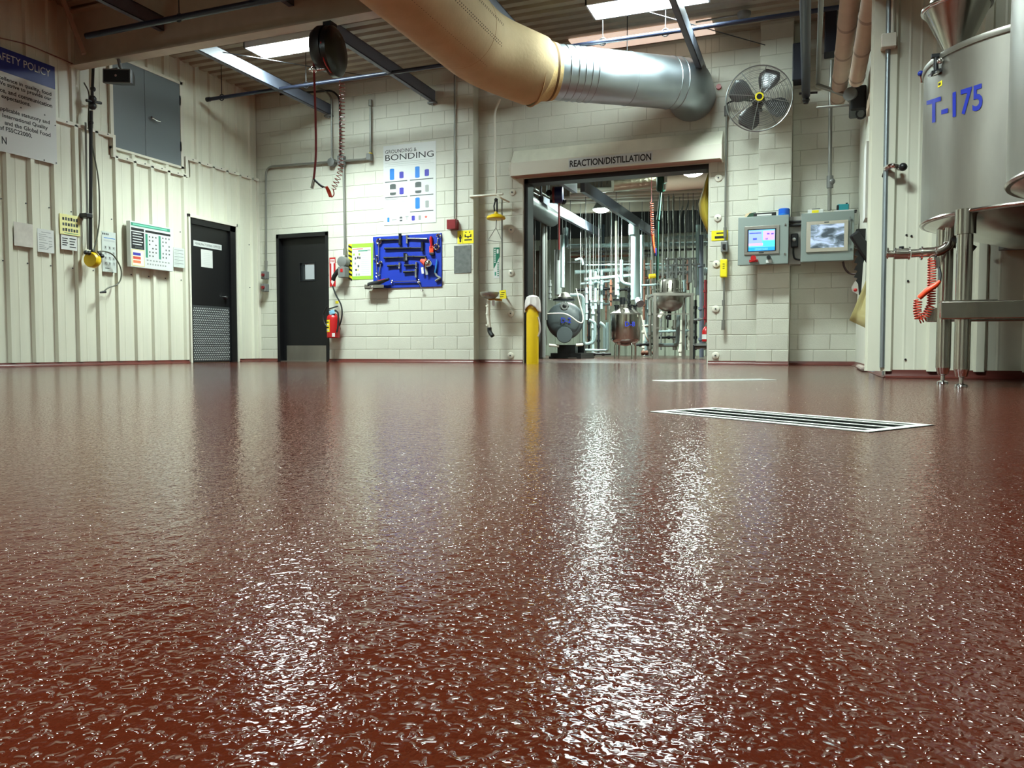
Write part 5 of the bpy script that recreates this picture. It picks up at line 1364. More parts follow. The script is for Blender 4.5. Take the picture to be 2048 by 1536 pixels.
# background clutter of pipework against the back wall, each run its own thing
rnd = random.Random(3)
lbs = ['thin dark pipe', 'thin pale pipe', 'slim grey pipe', 'slim rusty pipe']
k = 0
for (x, y0, y1, D, r, mm) in [(1100, 560, 600, 19, .03, m_greybox), (1170, 500, 640, 20.5, .025, m_greybox), (1176, 560, 690, 20, .02, m_brown), (1196, 540, 690, 20.4, .022, m_trim), (1212, 520, 640, 20.2, .02, m_brown), (1219, 540, 620, 20, .03, m_conduit), (1290, 590, 712, 20, .06, m_trim), (1296, 560, 700, 19.6, .03, m_greybox), (1300, 600, 712, 18, .04, m_steelr), (1322, 620, 700, 19, .02, m_greybox), (1362, 640, 712, 19, .05, m_trim), (1372, 630, 700, 19.5, .035, m_conduit), (1378, 640, 700, 19, .03, m_trim), (1403, 470, 715, 17, .05, m_purlin), (1411, 560, 650, 16.8, .03, m_reddk), (1408, 590, 700, 18.5, .03, m_conduit), (1350, 640, 700, 20, .06, m_steelr), (1386, 600, 705, 18.5, .02, m_greybox)]:
    pipeD('process_pipe', ['upright pipe left of the grey dished vessel', 'tall dark upright beyond the hose loop', 'rusty upright beyond the white loop', 'cream upright beyond the white loop', 'rusty upright left of the steel vessel', 'grey upright beside the steel vessel', 'thick cream upright between vessel and rack', 'dark upright between vessel and rack', 'steel upright hugging the rack', 'dark upright under the reactor', 'cream upright under the reactor', 'grey upright under the reactor', 'narrow cream upright near the right rack leg', 'blue-grey column right of the rack', 'dark red upright near the right jamb', 'grey upright near the right jamb', 'broad steel upright under the reactor', 'thin dark upright by the right rack leg'][k], [(x, y0), (x, y1)], r, mm, D=D, group='upright pipes in the reaction room', flanges=((0, .25), (0, .6), (0, .85)))
    k += 1
for i, (y, x0, x1, D, mm, r) in enumerate([(525, 1135, 1262, 20, m_greybox, .025), (530, 1170, 1330, 19, m_wpipe, .02), (512, 1285, 1325, 20, m_greybox, .03), (590, 1140, 1230, 21, m_greybox, .04), (600, 1165, 1215, 20.8, m_brown, .03), (690, 1270, 1305, 18, m_blackpl, .03), (652, 1284, 1310, 18.5, m_trim, .02), (566, 1395, 1425, 18, m_blackpl, .02), (695, 1385, 1425, 16.5, m_steelr, .03), (640, 1385, 1405, 16.3, m_greybox, .02), (580, 1230, 1262, 19.5, m_blackpl, .03), (548, 1320, 1400, 21, m_greybox, .05)]):
    pipeD('process_line', ['dark level pipe high behind the wide riser', 'thin pale level pipe behind the wide riser', 'short dark level pipe right of the wide riser', 'dark level pipe behind the drop pipes', 'rusty level pipe behind the drop pipes', 'black level valve line by the rack foot', 'cream level line left of the rack', 'black level line near the right jamb', 'steel shelf rail near the right jamb', 'grey short line beside the right rack leg', 'black line behind the steel vessel lid', 'thick dark level pipe behind the manifold'][i], [(x0, y), (x1, y - 2)], r, mm, D=D, group='level pipes in the reaction room', flanges=((0, .3), (0, .7)))
# denser pipe rack against the back, every run its own thing
rack = [
 ('white valve drop just right of the hose loop', [(1173, 575), (1173, 640)], .03, m_wpipe, 18.8), ('dark valve drop beside the hose loop', [(1178, 600), (1178, 700)], .03, m_blackpl, 18.9),
 ('white riser with dark flanges left of the steel vessel', [(1186, 612), (1186, 706)], .035, m_wpipe, 18.6), ('black riser between the two white loops', [(1197, 610), (1197, 706)], .03, m_blackpl, 18.4),
 ('rusty drop above the steel vessel lid', [(1222, 560), (1222, 612)], .025, m_brown, 18.2), ('white drop above the steel vessel lid', [(1236, 556), (1236, 600)], .03, m_wpipe, 18.2),
 ('dark drop right of the steel vessel lid', [(1258, 575), (1258, 615)], .03, m_blackpl, 18.3), ('rusty riser behind the wide riser foot', [(1288, 520), (1288, 640)], .03, m_brown, 18.8),
 ('white riser left of the reactor rack', [(1293, 600), (1293, 712)], .05, m_wpipe, 18.9), ('slim rusty riser left of the reactor rack', [(1302, 520), (1302, 590)], .02, m_brown, 18.2),
 ('dark riser behind the reactor body', [(1340, 560), (1340, 640)], .035, m_blackpl, 18.6), ('white riser behind the reactor body', [(1368, 560), (1368, 700)], .04, m_wpipe, 18.8),
 ('rusty riser right of the reactor body', [(1376, 520), (1376, 580)], .03, m_brown, 18.2), ('dark riser by the tall pale blue pipe', [(1391, 600), (1391, 700)], .03, m_blackpl, 18.0),
 ('upper dark header pipe behind the drop pipes', [(1140, 505), (1262, 502)], .04, m_greybox, 20.6), ('rusty header pipe behind the drop pipes', [(1140, 514), (1262, 511)], .03, m_brown, 20.4),
 ('dark header pipe above the loops', [(1150, 580), (1232, 577)], .03, m_blackpl, 19.9), ('white header pipe above the loops', [(1166, 610), (1222, 608)], .03, m_wpipe, 19.7),
 ('dark header pipe right of the wide riser', [(1286, 502), (1400, 498)], .03, m_blackpl, 19.8), ('rusty header pipe right of the wide riser', [(1286, 556), (1330, 554)], .025, m_brown, 19.4),
 ('white header pipe low behind the rack', [(1300, 664), (1384, 661)], .03, m_wpipe, 19.0), ('dark header pipe low behind the rack', [(1300, 676), (1384, 673)], .03, m_blackpl, 19.2),
 ('black floor line between the vessels', [(1160, 708), (1222, 708)], .03, m_blackpl, 18.0), ('rusty floor line right of the steel vessel', [(1282, 706), (1306, 706)], .04, m_brown, 18.3)]
for (lb_, pts, r, mm, D) in rack:
    pipeD('rack_pipe', lb_, pts, r, mm, D=D, group='pipe rack in the reaction room', flanges=((0, .15), (0, .45), (0, .75)))
t = thing('dark_backdrop', 'added dark brown backdrop behind the left standpipes', 'backdrop', onD(1084, 712, 16.4))  # dark sheet added as a backdrop to darken the zone behind the standpipes
pa, pb = onD(1046, 700, 17.4), onD(1088, 700, 17.4)
MB().box(pa.x, pb.x, pa.y, pa.y + .05, 0, 2.4).build('sheet', mat('backdrop_brown', (58, 48, 38), .6, var=.2, vscale=3), t, smooth=False)
for q in (pa.x + .02, pb.x - .02): MB().box(q - .03, q + .03, pa.y - .03, pa.y + .08, 0, 2.5).build('upright', m_greybox, t, smooth=False)
c = onD(1411, 683, 16.4); zt = onD(1411, 662, 16.4).z
t = thing('fire_extinguisher', 'small red fire extinguisher just inside the right jamb', 'fire extinguisher', c)
MB().lathe([(.07, 0), (.075, .01), (.075, zt - c.z), (.05, zt - c.z + .06), (.02, zt - c.z + .1)], c, n=18).build('cylinder', m_red, t)
MB().lathe([(.077, .05), (.077, .15)], c, n=18).build('label', m_white, t); MB().cyl(c + V(0, 0, zt - c.z + .08), c + V(.02, 0, zt - c.z + .18), .025).build('valve', m_chrome, t)
t = thing('low_shelf', 'dark low bench under the small extinguisher', 'bench', onD(1408, 716, 16.4))
a, b = onD(1388, 690, 16.4), onD(1422, 690, 16.4)
MB().obox((a + b) / 2, b - a, UP, FW, (b - a).length, .05, .4).build('top', m_greybox, t, smooth=False)
for q in (a, b): MB().cyl((q.x, q.y, 0), (q.x, q.y, q.z), .02, n=8).build('leg', m_blackpl, t)
# ------------------------------------------------------------------ fan on the back wall
YFN = YB - .62
c = onY(1518, 197, YFN); R = (onY(1585, 197, YFN).x - onY(1452, 197, YFN).x) / 2
t = thing('wall_fan', 'large round wall fan with wire cage and yellow hub badge', 'fan', c - V(0, 0, R))
ax = Vector((.10, -.99, -.08)).normalized(); u, v, _ = frame_for(ax)
m_cage = mat('cage_wire', (150, 152, 150), .35, .9)
def ring(r, o, th, n=56): return MB().tube([c + ax * o + (u * math.cos(2 * PI * i / n) + v * math.sin(2 * PI * i / n)) * r for i in range(n)], th, 6, closed=True)
ring(R, 0, .009).build('rim', m_cage, t)
fw_ = MB(); bk = MB()
for k in range(17):
    r = R * (.12 + .88 * k / 17); o = .10 * math.cos(r / R * PI / 2)
    n = 40
    fw_.tube([c + ax * o + (u * math.cos(2 * PI * i / n) + v * math.sin(2 * PI * i / n)) * r for i in range(n)], .0022, 4, closed=True)
for k in range(8):
    r = R * (.2 + .8 * k / 8); o = -.14 * math.cos(r / R * PI / 2) - .02
    bk.tube([c + ax * o + (u * math.cos(2 * PI * i / 32) + v * math.sin(2 * PI * i / 32)) * r for i in range(32)], .0022, 4, closed=True)
fw_.build('front_wires', m_cage, t)['kind'] = 'stuff'; bk.build('rear_wires', m_cage, t)['kind'] = 'stuff'
for k in range(8):
    a = 2 * PI * k / 8 + .2; d = u * math.cos(a) + v * math.sin(a)
    MB().tube([c + d * (R * q) + ax * (.105 * math.cos(q * PI / 2)) for q in (.1, .4, .7, 1.0)], .005, 6).build('spoke', m_cage, t)
for k in range(4):
    a0 = 2 * PI * k / 4 + .45; rows = []
    for j in range(7):
        q = .12 + .82 * j / 6; half = [.16, .3, .42, .48, .48, .42, .25][j]
        rows.append([c + (u * math.cos(a0 + s_ * half) + v * math.sin(a0 + s_ * half)) * (R * q) + ax * (-.03 + .045 * s_) for s_ in (-1, -.5, 0, .5, 1)])
    MB().sheet(rows).build('blade', mat('fan_blade', (104, 106, 108), .35, .7), t, solid=.003)
MB().cyl(c - ax * .03, c + ax * .05, .05, n=20).build('hub', m_greybox, t)
MB().cyl(c + ax * .1, c + ax * .112, .052, n=24).build('badge', m_yellowl, t); MB().cyl(c + ax * .11, c + ax * .115, .034, n=20).build('badge_centre', m_blackpl, t)
MB().lathe([(.03, -.24), (.075, -.23), (.08, -.1), (.06, -.05)], c, ax, 20).build('motor', m_blackpl, t)
a_ = onY(1453, 210, YB - .06)
MB().tube([c - ax * .2, Vector((c.x, YB - .25, c.z - .03)), Vector((c.x, YB - .02, c.z - .03))], .022, 8).build('arm', m_blackpl, t)
MB().box(c.x - .06, c.x + .06, YB - .02, YB + .003, c.z - .15, c.z + .1).build('wall_bracket', m_blackpl, t, smooth=False)
MB().tube(spline([onY(1452, 212, YB - .06), onY(1458, 205, YB - .1), onY(1480, 200, YB - .3), c - ax * .18]), .012, 8).build('cable', m_rubber, t)
# vertical conduit beside the opening
Yq = YB - .06
t = thing('pull_station', 'vertical grey conduit with yellow box right of the opening', 'conduit', onY(1447, 660, Yq))
MB().tube([onY(1453, 228, Yq), onY(1450, 470, Yq), onY(1447, 640, Yq)], .013, 10).build('conduit', m_conduit, t)
MB().cyl(onY(1453, 232, Yq), onY(1453, 212, Yq), .03, n=12).build('sealing_fitting', m_greybox, t)
MB().tube([onY(1450, 455, Yq), onY(1450, 475, Yq)], .022, 10).build('coupling', m_conduit, t)
cc = onY(1449, 494, Yq); MB().box(cc.x - .045, cc.x + .045, Yq - .06, YB, cc.z - .075, cc.z + .075).build('switch', m_greybox, t, smooth=False, bevel=.01)
MB().box(cc.x - .02, cc.x + .02, Yq - .075, Yq - .06, cc.z - .03, cc.z + .03).build('toggle', m_blackpl, t, smooth=False)
a, b = onY(1448, 519, Yq), onY(1448, 555, Yq); MB().box(a.x - .047, a.x + .047, Yq - .05, Yq + .03, b.z, a.z).build('yellow_box', m_yellowl, t, smooth=False, bevel=.012)
for k in range(3): MB().box(a.x - .012, a.x + .015, Yq - .0525, Yq - .05, a.z - .07 - k * .03, a.z - .062 - k * .03).build('box_print', m_print, t, smooth=False)
MB().tube([onY(1447, 600, Yq), onY(1447, 612, Yq)], .02, 10).tube([onY(1447, 640, Yq), onY(1446, 660, Yq)], .025, 10).build('end_fitting', m_conduit, t)
s = signY('yellow_notice', 'yellow notice with black print beside the opening', 'sign', 1423, 461, 1456, 481, YB - .005, m_yellowl, .003)
s.bar(.3, .2, .75, .32, m_print); s.bar(.2, .55, .85, .8, m_print); s.done()
# control cabinets
def monitor_material():
    m = mat('monitor_picture', (120, 138, 160), .12); nt = m.node_tree; b = nt.nodes['Principled BSDF']
    g = nt.nodes.new('ShaderNodeNewGeometry'); mp = nt.nodes.new('ShaderNodeMapping'); mp.inputs['Scale'].default_value = (3.2, 1, 6.5)
    n = nt.nodes.new('ShaderNodeTexNoise'); n.inputs['Scale'].default_value = 1.6; n.inputs['Detail'].default_value = 5; n.inputs['Distortion'].default_value = .8
    r = nt.nodes.new('ShaderNodeValToRGB'); e = r.color_ramp.elements
    e[0].position, e[0].color = .40, (.07, .09, .11, 1); e[1].position, e[1].color = .60, (.52, .62, .85, 1)
    q = e.new(.5); q.color = (.22, .28, .36, 1)
    nt.links.new(g.outputs['Position'], mp.inputs[0]); nt.links.new(mp.outputs[0], n.inputs['Vector']); nt.links.new(n.outputs['Fac'], r.inputs[0])
    nt.links.new(r.outputs[0], b.inputs['Base Color']); nt.links.new(r.outputs[0], b.inputs['Emission Color']); b.inputs['Emission Strength'].default_value = .35
    return m
def cabinet(label, xl, yt, xr, yb, d):
    Yf = YA - d
    x0, x1, z0, z1 = rectY(xl, yt, xr, yb, Yf)
    o = thing('control_cabinet', label, 'control cabinet', ((x0 + x1) / 2, YA, z0), 'control cabinets')
    MB().box(x0 + .01, x1 - .01, Yf + .03, YA + .003, z0 + .01, z1 - .01).build('enclosure', m_panelgrey, o, smooth=False, bevel=.006)
    dd = MB().box(x0, x1, Yf, Yf + .028, z0, z1).build('cabinet_door', m_panelgrey, o, smooth=False, bevel=.006)
    return o, dd, (x0, x1, z0, z1, Yf)
o, dd, (x0, x1, z0, z1, Yf) = cabinet('grey control cabinet with lit blue touchscreen', 1476, 432, 1577, 529, .2)
W_, H_ = x1 - x0, z1 - z0
def sub(u0, v0, u1, v1, y0, y1, nm, m, par, bv=0): return MB().box(x0 + u0 * W_, x0 + u1 * W_, Yf - y1, Yf - y0, z1 - v1 * H_, z1 - v0 * H_).build(nm, m, par, smooth=False, bevel=bv)
bz_ = sub(.13, .20, .82, .79, -.002, .012, 'screen_bezel', m_steelr, o, .003)
sub(.19, .265, .76, .73, .012, .015, 'screen_surround', m_black, bz_)
m_scr = mat('screen_blue', (96, 170, 235), .3, emit=1.0)
sub(.215, .285, .735, .715, .015, .0165, 'screen', m_scr, bz_)
for (u0, v0, u1, v1, cn, rgb) in ((.215, .30, .48, .56, 'scr_a', (130, 150, 215)), (.5, .31, .73, .5, 'scr_b', (196, 150, 205)), (.215, .56, .5, .61, 'scr_c', (225, 150, 205)), (.5, .52, .735, .63, 'scr_d', (70, 215, 205)), (.215, .64, .735, .715, 'scr_e', (30, 140, 240)), (.34, .66, .6, .71, 'scr_f', (120, 190, 240)), (.58, .36, .63, .39, 'scr_g', (60, 70, 170)), (.66, .36, .71, .39, 'scr_g', 0), (.3, .45, .38, .49, 'scr_g', 0), (.55, .46, .6, .49, 'scr_g', 0), (.23, .34, .46, .36, 'scr_g', 0)):
    sub(u0, v0, u1, v1, .0165, .0172, 'screen_tile', mat(cn, rgb or (60, 70, 170), .3, emit=.9), bz_)
sub(.42, .745, .52, .765, .012, .016, 'logo_plate', m_print, bz_)
p = Vector((x0 + .32 * W_, Yf, z1 - .87 * H_)); MB().cyl(p, p + V(0, -.04, 0), .026, n=14).cyl(p + V(0, -.04, 0), p + V(0, -.055, 0), .036, n=16).obox(p + V(0, -.012, -.03), (1, 0, 0), (0, 1, 0), (0, 0, 1), .11, .02, .03).build('red_selector', m_red, o)
p = Vector((x0 + .62 * W_, Yf, z1 - .86 * H_)); MB().cyl(p, p + V(0, -.035, 0), .026, n=14).build('black_selector', m_blackpl, o); MB().obox(p + V(0, -.004, -.05), (1, 0, 0), (0, 1, 0), (0, 0, 1), .07, .008, .04).build('selector_plate', m_whitegl, o, smooth=False)
for v_ in (.2, .8): sub(.92, v_ - .02, .95, v_ + .02, 0, .008, 'door_latch', m_chrome, o)
# things on top of the first cabinet
zt = z1; yt_ = Yf + .11
q = thing('plastic_tub', 'bright blue round tub on the first control cabinet', 'tub', (x0 + .90 * W_, yt_, zt - .01))
MB().lathe([(.066, 0), (.07, .01), (.07, .10), (.062, .105)], (x0 + .90 * W_, yt_, zt - .01), n=24).build('tub', mat('bright_blue', (26, 96, 205), .35), q); MB().lathe([(.072, .02), (.072, .035)], (x0 + .90 * W_, yt_, zt - .01), n=24).build('band', m_bluel, q)
q = thing('spirit_level', 'black hand level lying on the first control cabinet', 'level', (x0 + .53 * W_, yt_ - .05, zt - .01))
MB().box(x0 + .30 * W_, x0 + .75 * W_, yt_ - .07, yt_ - .03, zt - .01, zt + .05).build('body', m_black, q, smooth=False, bevel=.006); MB().box(x0 + .37 * W_, x0 + .66 * W_, yt_ - .072, yt_ - .07, zt + .01, zt + .03).build('white_window', m_white, q, smooth=False)
q = thing('leaning_folder', 'green and tan folder leaning on the first control cabinet', 'folder', (x0 + .2 * W_, yt_, zt - .01))
MB().prism([(x0 + .12 * W_, yt_, zt - .01), (x0 + .32 * W_, yt_, zt - .01), (x0 + .34 * W_, yt_ - .02, zt + .07), (x0 + .22 * W_, yt_ - .02, zt + .06)], (0, .05, 0)).build('pouch', mat('dull_green', (62, 96, 78), .6), q, smooth=False)
MB().prism([(x0 + .08 * W_, yt_ + .06, zt - .01), (x0 + .2 * W_, yt_ + .06, zt - .01), (x0 + .24 * W_, yt_ + .06, zt + .09), (x0 + .13 * W_, yt_ + .06, zt + .07)], (0, .03, 0)).build('card', mat('tan_card', (220, 196, 160), .6), q, smooth=False)
cabx1 = x1
o, dd, (x0, x1, z0, z1, Yf) = cabinet('grey control cabinet with dark silver framed monitor', 1602, 424, 1708, 522, .2)
W_, H_ = x1 - x0, z1 - z0
MB().box(x0 + .1, x1 - .1, YA, YB + .003, z0 + .1, z1 - .1).build('standoff', m_greybox, o, smooth=False)
bz_ = sub(.10, .18, .89, .81, -.002, .014, 'screen_bezel', mat('champagne_metal', (206, 200, 186), .35, .9), o, .003)
sub(.185, .25, .815, .73, .014, .0155, 'screen', monitor_material(), bz_)
sub(.44, .2, .53, .22, .014, .017, 'logo_plate', m_greyd, bz_)
sub(.915, .12, .93, .68, .0, .012, 'door_strip', m_greybox, o)
for v_ in (.19, .78): sub(.93, v_ - .02, .97, v_ + .02, 0, .01, 'door_latch', m_greyd, o)
wave = None
q = thing('label_printer', 'white gadget with yellow label on the second control cabinet', 'gadget', (x0 + .27 * W_, Yf + .1, z1 - .01))
MB().box(x0 + .12 * W_, x0 + .42 * W_, Yf + .05, Yf + .15, z1 - .01, z1 + .05).build('case', m_whitegl, q, smooth=False, bevel=.008); MB().box(x0 + .2 * W_, x0 + .33 * W_, Yf + .046, Yf + .05, z1, z1 + .04).build('yellow_label', m_yellowl, q, smooth=False); MB().box(x0 + .2 * W_, x0 + .36 * W_, Yf + .07, Yf + .12, z1 + .05, z1 + .065).build('handle', m_greybox, q, smooth=False)
q = thing('small_shelf', 'thin black shelf on the second control cabinet', 'shelf', (x0 + .8 * W_, Yf + .1, z1 - .005))
MB().box(x0 + .62 * W_, x1 + .03, Yf + .02, Yf + .17, z1 - .006, z1 + .012).build('plate', m_blackpl, q, smooth=False); MB().box(x0 + .62 * W_, x1 + .0, Yf + .018, Yf + .022, z1 + .004, z1 + .018).build('lip', m_whitegl, q, smooth=False)
q = thing('teal_meter', 'teal meter box standing on the thin black shelf', 'meter', (x0 + .78 * W_, Yf + .1, z1 + .012))
MB().box(x0 + .68 * W_, x0 + .90 * W_, Yf + .06, Yf + .14, z1 + .012, z1 + .10).build('case', mat('teal_plastic', (30, 140, 150), .4), q, smooth=False, bevel=.01); MB().box(x0 + .67 * W_, x0 + .71 * W_, Yf + .055, Yf + .145, z1 + .02, z1 + .09).build('end_grip', m_blackpl, q, smooth=False, bevel=.006); MB().box(x0 + .84 * W_, x0 + .88 * W_, Yf + .08, Yf + .1, z1 + .1, z1 + .115).build('knob', m_blackpl, q, smooth=False)
# cable plate between the cabinets
a, b = onY(1579, 434, YA - .02), onY(1601, 528, YA - .02)
t = thing('cable_plate', 'grey back plate with black plug unit between the control cabinets', 'plate', ((a.x + b.x) / 2, YA, b.z))
MB().box(a.x, b.x, YA - .03, YB + .003, b.z, a.z).build('plate', mat('primer_grey', (158, 156, 148), .5, var=.12, vscale=14), t, smooth=False)
cc = onY(1589, 481, YA - .07); MB().box(cc.x - .045, cc.x + .045, YA - .09, YA - .03, cc.z - .09, cc.z + .09).build('plug_unit', m_blackpl, t, smooth=False, bevel=.015)
MB().ball(onY(1588, 479, YA - .1), .025, 10).build('unit_face', m_whitegl, t)
for y in (443, 450): MB().tube([onY(1577, y + 1, YA - .06), onY(1603, y, YA - .06)], .016, 8).build('link_cable', m_rubber, t)
MB().tube(spline([onY(1587, 494, YA - .07), onY(1587, 508, YA - .08), onY(1590, 517, YA - .08), onY(1600, 520, YA - .07)]), .012, 8).build('tail_cable', m_rubber, t)
t = thing('floor_cable', 'dark cable sagging from the second control cabinet', 'cable', onY(1708, 555, YA - .1))
MB().tube(spline([onY(1686, 523, YA - .1), onY(1689, 535, YA - .1), onY(1698, 546, YA - .1), onY(1714, 549, YA - .15)]), .013, 8).build('cable', mat('dark_cable', (52, 30, 28), .5), t)
# conduit risers above the second cabinet
t = thing('riser_conduit', 'thick grey conduit rising from the second control cabinet', 'conduit', onY(1660, 418, YA - .1))
MB().tube([onY(1659, 421, YA - .1), onY(1661, 190, YA - .1), onY(1664, 120, YA - .1)], .024, 12).build('conduit', m_conduit, t)
MB().tube([onY(1660, 376, YA - .1), onY(1660, 352, YA - .1)], .04, 12).ball(onY(1664, 363, YA - .12), .04, 10).build('seal_fitting', m_greybox, t)
t = thing('riser_conduit', 'slim white conduit at the right corner of the back wall', 'conduit', onY(1722, 440, YB - .05))
MB().tube([onY(1727, 236, YB - .05), onY(1722, 440, YB - .05)], .016, 10).build('conduit', m_trim, t); MB().tube([onY(1722, 262, YB - .05), onY(1732, 262, YB - .05)], .012, 6).build('strap', m_trim, t)

# ------------------------------------------------------------------ overhead pipes at the right
def pipeY(name, label, x, y, Yend, r, m, bands=0, y0=-1.0, cat='pipe', group='overhead pipes at the right'):
    e = onY(x, y, Yend)
    t = thing(name, label, cat, e, group)
    MB().cyl((e.x, y0, e.z), e, r, n=20).build('run', m, t)
    for k in range(bands):
        yy = Yend - .12 - k * .75
        MB().tube([(e.x, yy - .03, e.z), (e.x, yy, e.z), (e.x, yy + .03, e.z)], [r + .002, r + .006, r + .002], 20, caps=False).build('band', m_band, t)
    return t, e
t, e = pipeY('overhead_pipe', 'left beige insulated overhead pipe ending by the back wall', 1676, 200, 10.3, .085, m_insul, 6)
MB().box(e.x - .07, e.x - .05, 6.6, 7.0, e.z - .02, e.z + .04).build('yellow_marker', m_yellow, t, smooth=False)
pipeY('overhead_pipe', 'right beige insulated overhead pipe over the strip doorway', 1713, 160, 8.6, .072, m_insul, 6)
pipeY('overhead_pipe', 'thick dark blue overhead pipe right of the fan', 1612, 190, 10.4, .05, m_bluepipe)
pipeY('overhead_pipe', 'slim grey overhead conduit right of the dark blue pipe', 1636, 165, 10.2, .025, m_conduit)
pipeY('overhead_pipe', 'black overhead pipe between the beige pipes', 1701, 150, 9.6, .045, m_bluepipe)
t = thing('pipe_drop', 'dark pipe drop with valve below the blue overhead pipe', 'pipe', onY(1612, 210, 10.4))
MB().tube([onY(1612, 185, 10.4), onY(1612, 207, 10.4)], [.045, .03], 10).tube([onY(1598, 187, 10.4), onY(1635, 185, 10.4)], .014, 8).ball(onY(1612, 200, 10.4), .045, 8).build('valve', m_blackpl, t)
t = thing('motor_box', 'black motor box above the strip doorway', 'motor', onY(1722, 232, 9.6))
a, b = onY(1700, 180, 9.6), onY(1742, 225, 9.6)
MB().box(a.x, min(b.x, XR - .02), 9.45, 9.8, b.z, a.z).build('housing', m_black, t, smooth=False, bevel=.02)
MB().cyl(onY(1699, 190, 9.5) + V(0, -.05, 0), onY(1712, 191, 9.5) + V(0, .1, 0), .075, n=18).build('end_bell', m_greybox, t)
MB().tube(arc(onY(1722, 228, 9.5), (1, 0, 0), (0, 0, 1), .05, 0, 2 * PI, 12)[:-1], .012, 6, closed=True).build('eye', m_blackpl, t)
MB().tube([onY(1634, 215, 9.9), onY(1700, 210, 9.7)], .014, 8).tube([onY(1634, 170, 9.9), onY(1692, 190, 9.7)], .025, 8).build('lead_conduit', m_conduit, t)
for i, (xl, yt, xr, yb) in enumerate(((1586, 95, 1608, 165), (1650, 20, 1672, 110))):
    a, b = onY(xl, yt, YB - .1), onY(xr, yb, YB - .1)
    o = MB().box(a.x, b.x, YB - .25, YB + .002, b.z, a.z).build('electrical_box', mat('dark_slate2', (40, 44, 56), .5), smooth=False, bevel=.01)
    tag(o, ['dark box on the wall just right of the fan', 'dark box on the wall behind the left beige pipe'][i], 'electrical box')

# ------------------------------------------------------------------ strip doorway on the return wall
t = thing('strip_door', 'grey framed doorway with yellowed plastic strips on the return wall', 'strip door', (XR, 8, 0), kind='structure')
ya, yb = onX(1771, 600, XR - .02).y, 8.35
zh = onX(1757, 165, XR).z
MB().box(XR - .03, XR, YD + .2, YD + .28, 0, 5).build('near_post', m_galv, t, smooth=False)
MB().box(XR - .035, XR, 7.55, 8.05, 0, 5.0).build('far_post', mat('post_grey', (150, 148, 150), .45), t, smooth=False)
MB().box(XR - .06, XR, 7.0, 8.8, 2.6, 2.72).build('header_rail', mat('rail_tan', (170, 150, 128), .5), t, smooth=False)
MB().box(XR - .02, XR + .001, 7.0, 8.75, .06, 2.6).build('doorway_panel', mat('door_cream', (206, 198, 168), .45, var=.08, vscale=4), t, smooth=False)
MB().box(XR - .04, XR - .002, 9.0, 9.35, 1.6, 2.4).build('white_board', m_white, t, smooth=False)
# two strips tied back, hanging out into the room
for i, (top, pts) in enumerate(((( 1766, 487), [(1702, 640), (1742, 662)]), ((1768, 487), [(1733, 630), (1763, 632)]), ((1769, 380), [(1756, 675), (1766, 680)]))):
    D_ = 6.6 + .1 * i
    a = onY(top[0], top[1], YD + .35 + .25 * i); l, r_ = (onY(p[0], p[1], YD + .45 + .3 * i) for p in pts)
    rows = []
    for j in range(9):
        f = j / 8; L0, R0 = a.lerp(l, f) + V(-.012, 0, 0), a.lerp(r_, f)
        rows.append([L0.lerp(R0, k / 6) + V(0, -.02 * math.sin(k * 1.3 + j * .4), 0) for k in range(7)])
    o = MB().sheet(rows).build('plastic_strip', m_pvc, t, solid=.004)
cs = MB()
o = thing('strip_tie', 'wall clip with a bunched plastic strip and black knob at the doorway', 'strip tie', onY(1770, 345, YD - .05))
MB().tube(spline([onY(1771, 338, YD - .04), onY(1782, 332, YD - .1), onY(1793, 333, YD - .1), onY(1800, 337, YD - .05)]), .02, 8).build('strap', m_chrome, o)
MB().tube([onY(1797, 338, YD - .05), onY(1806, 334, YD - .12)], .012, 8).build('pin', m_blackpl, o); MB().ball(onY(1806, 334, YD - .14), .03, 12).build('knob', m_blackpl, o)
MB().tube(spline([onY(1774, 338, YD - .03), onY(1766, 355, YD + .0), onY(1764, 372, YD + .05)]), .014, 6).build('cord', m_rubber, o)
for k in range(3): MB().tube(spline([onY(1765, 372, YD + .05), onY(1760 - 3 * k + 6, 390, YD + .06), onY(1757 + 4 * k, 405, YD + .08)]), .008, 6).build('strip_end', m_pvc, o)
# black notched rack and white tag
t = thing('notched_rack', 'black notched rack hanging behind the plastic strips', 'rack', onY(1725, 590, 9.3))
p0, p1 = onY(1713, 458, 9.3), onY(1716, 592, 9.3)
pts = []
nT = 9
for k in range(nT):
    f = k / nT; z_ = p0.z + (p1.z - p0.z) * f; dz = (p1.z - p0.z) / nT
    pts += [(p0.x, 9.3, z_), (p0.x - .015, 9.3, z_ + dz * .45), (p0.x + .02, 9.3, z_ + dz * .6)]
rx = min(onY(1745, 500, 9.3).x, XR - .01)
pts += [(p1.x + .03, 9.3, p1.z), (rx - .02, 9.3, p1.z + .35), (rx, 9.3, p0.z - .3), (rx, 9.3, p0.z)]
MB().prism(pts, (0, .06, 0)).build('rack', m_black, t, smooth=False)
MB().obox(onY(1730, 500, 9.28), (1, 0, .6), (0, 1, 0), (-.6, 0, 1), .12, .05, .45).build('hung_bag', m_blackpl, t, smooth=False, bevel=.03)
MB().prism([onY(x, y, 9.25) for x, y in ((1711, 561), (1716, 568), (1718, 590), (1705, 583), (1703, 574))], (0, .01, 0)).build('white_tag', m_white, t, smooth=False)
MB().ball(onY(1711, 580, 9.245), .02, 8).build('tag_mark', m_red, t)
t = thing('curb_wedge', 'low grey curb block at the foot of the back wall corner', 'curb', onZ(1722, 740, 0))
a = onZ(1712, 737, 0); b = onZ(1733, 743, 0)
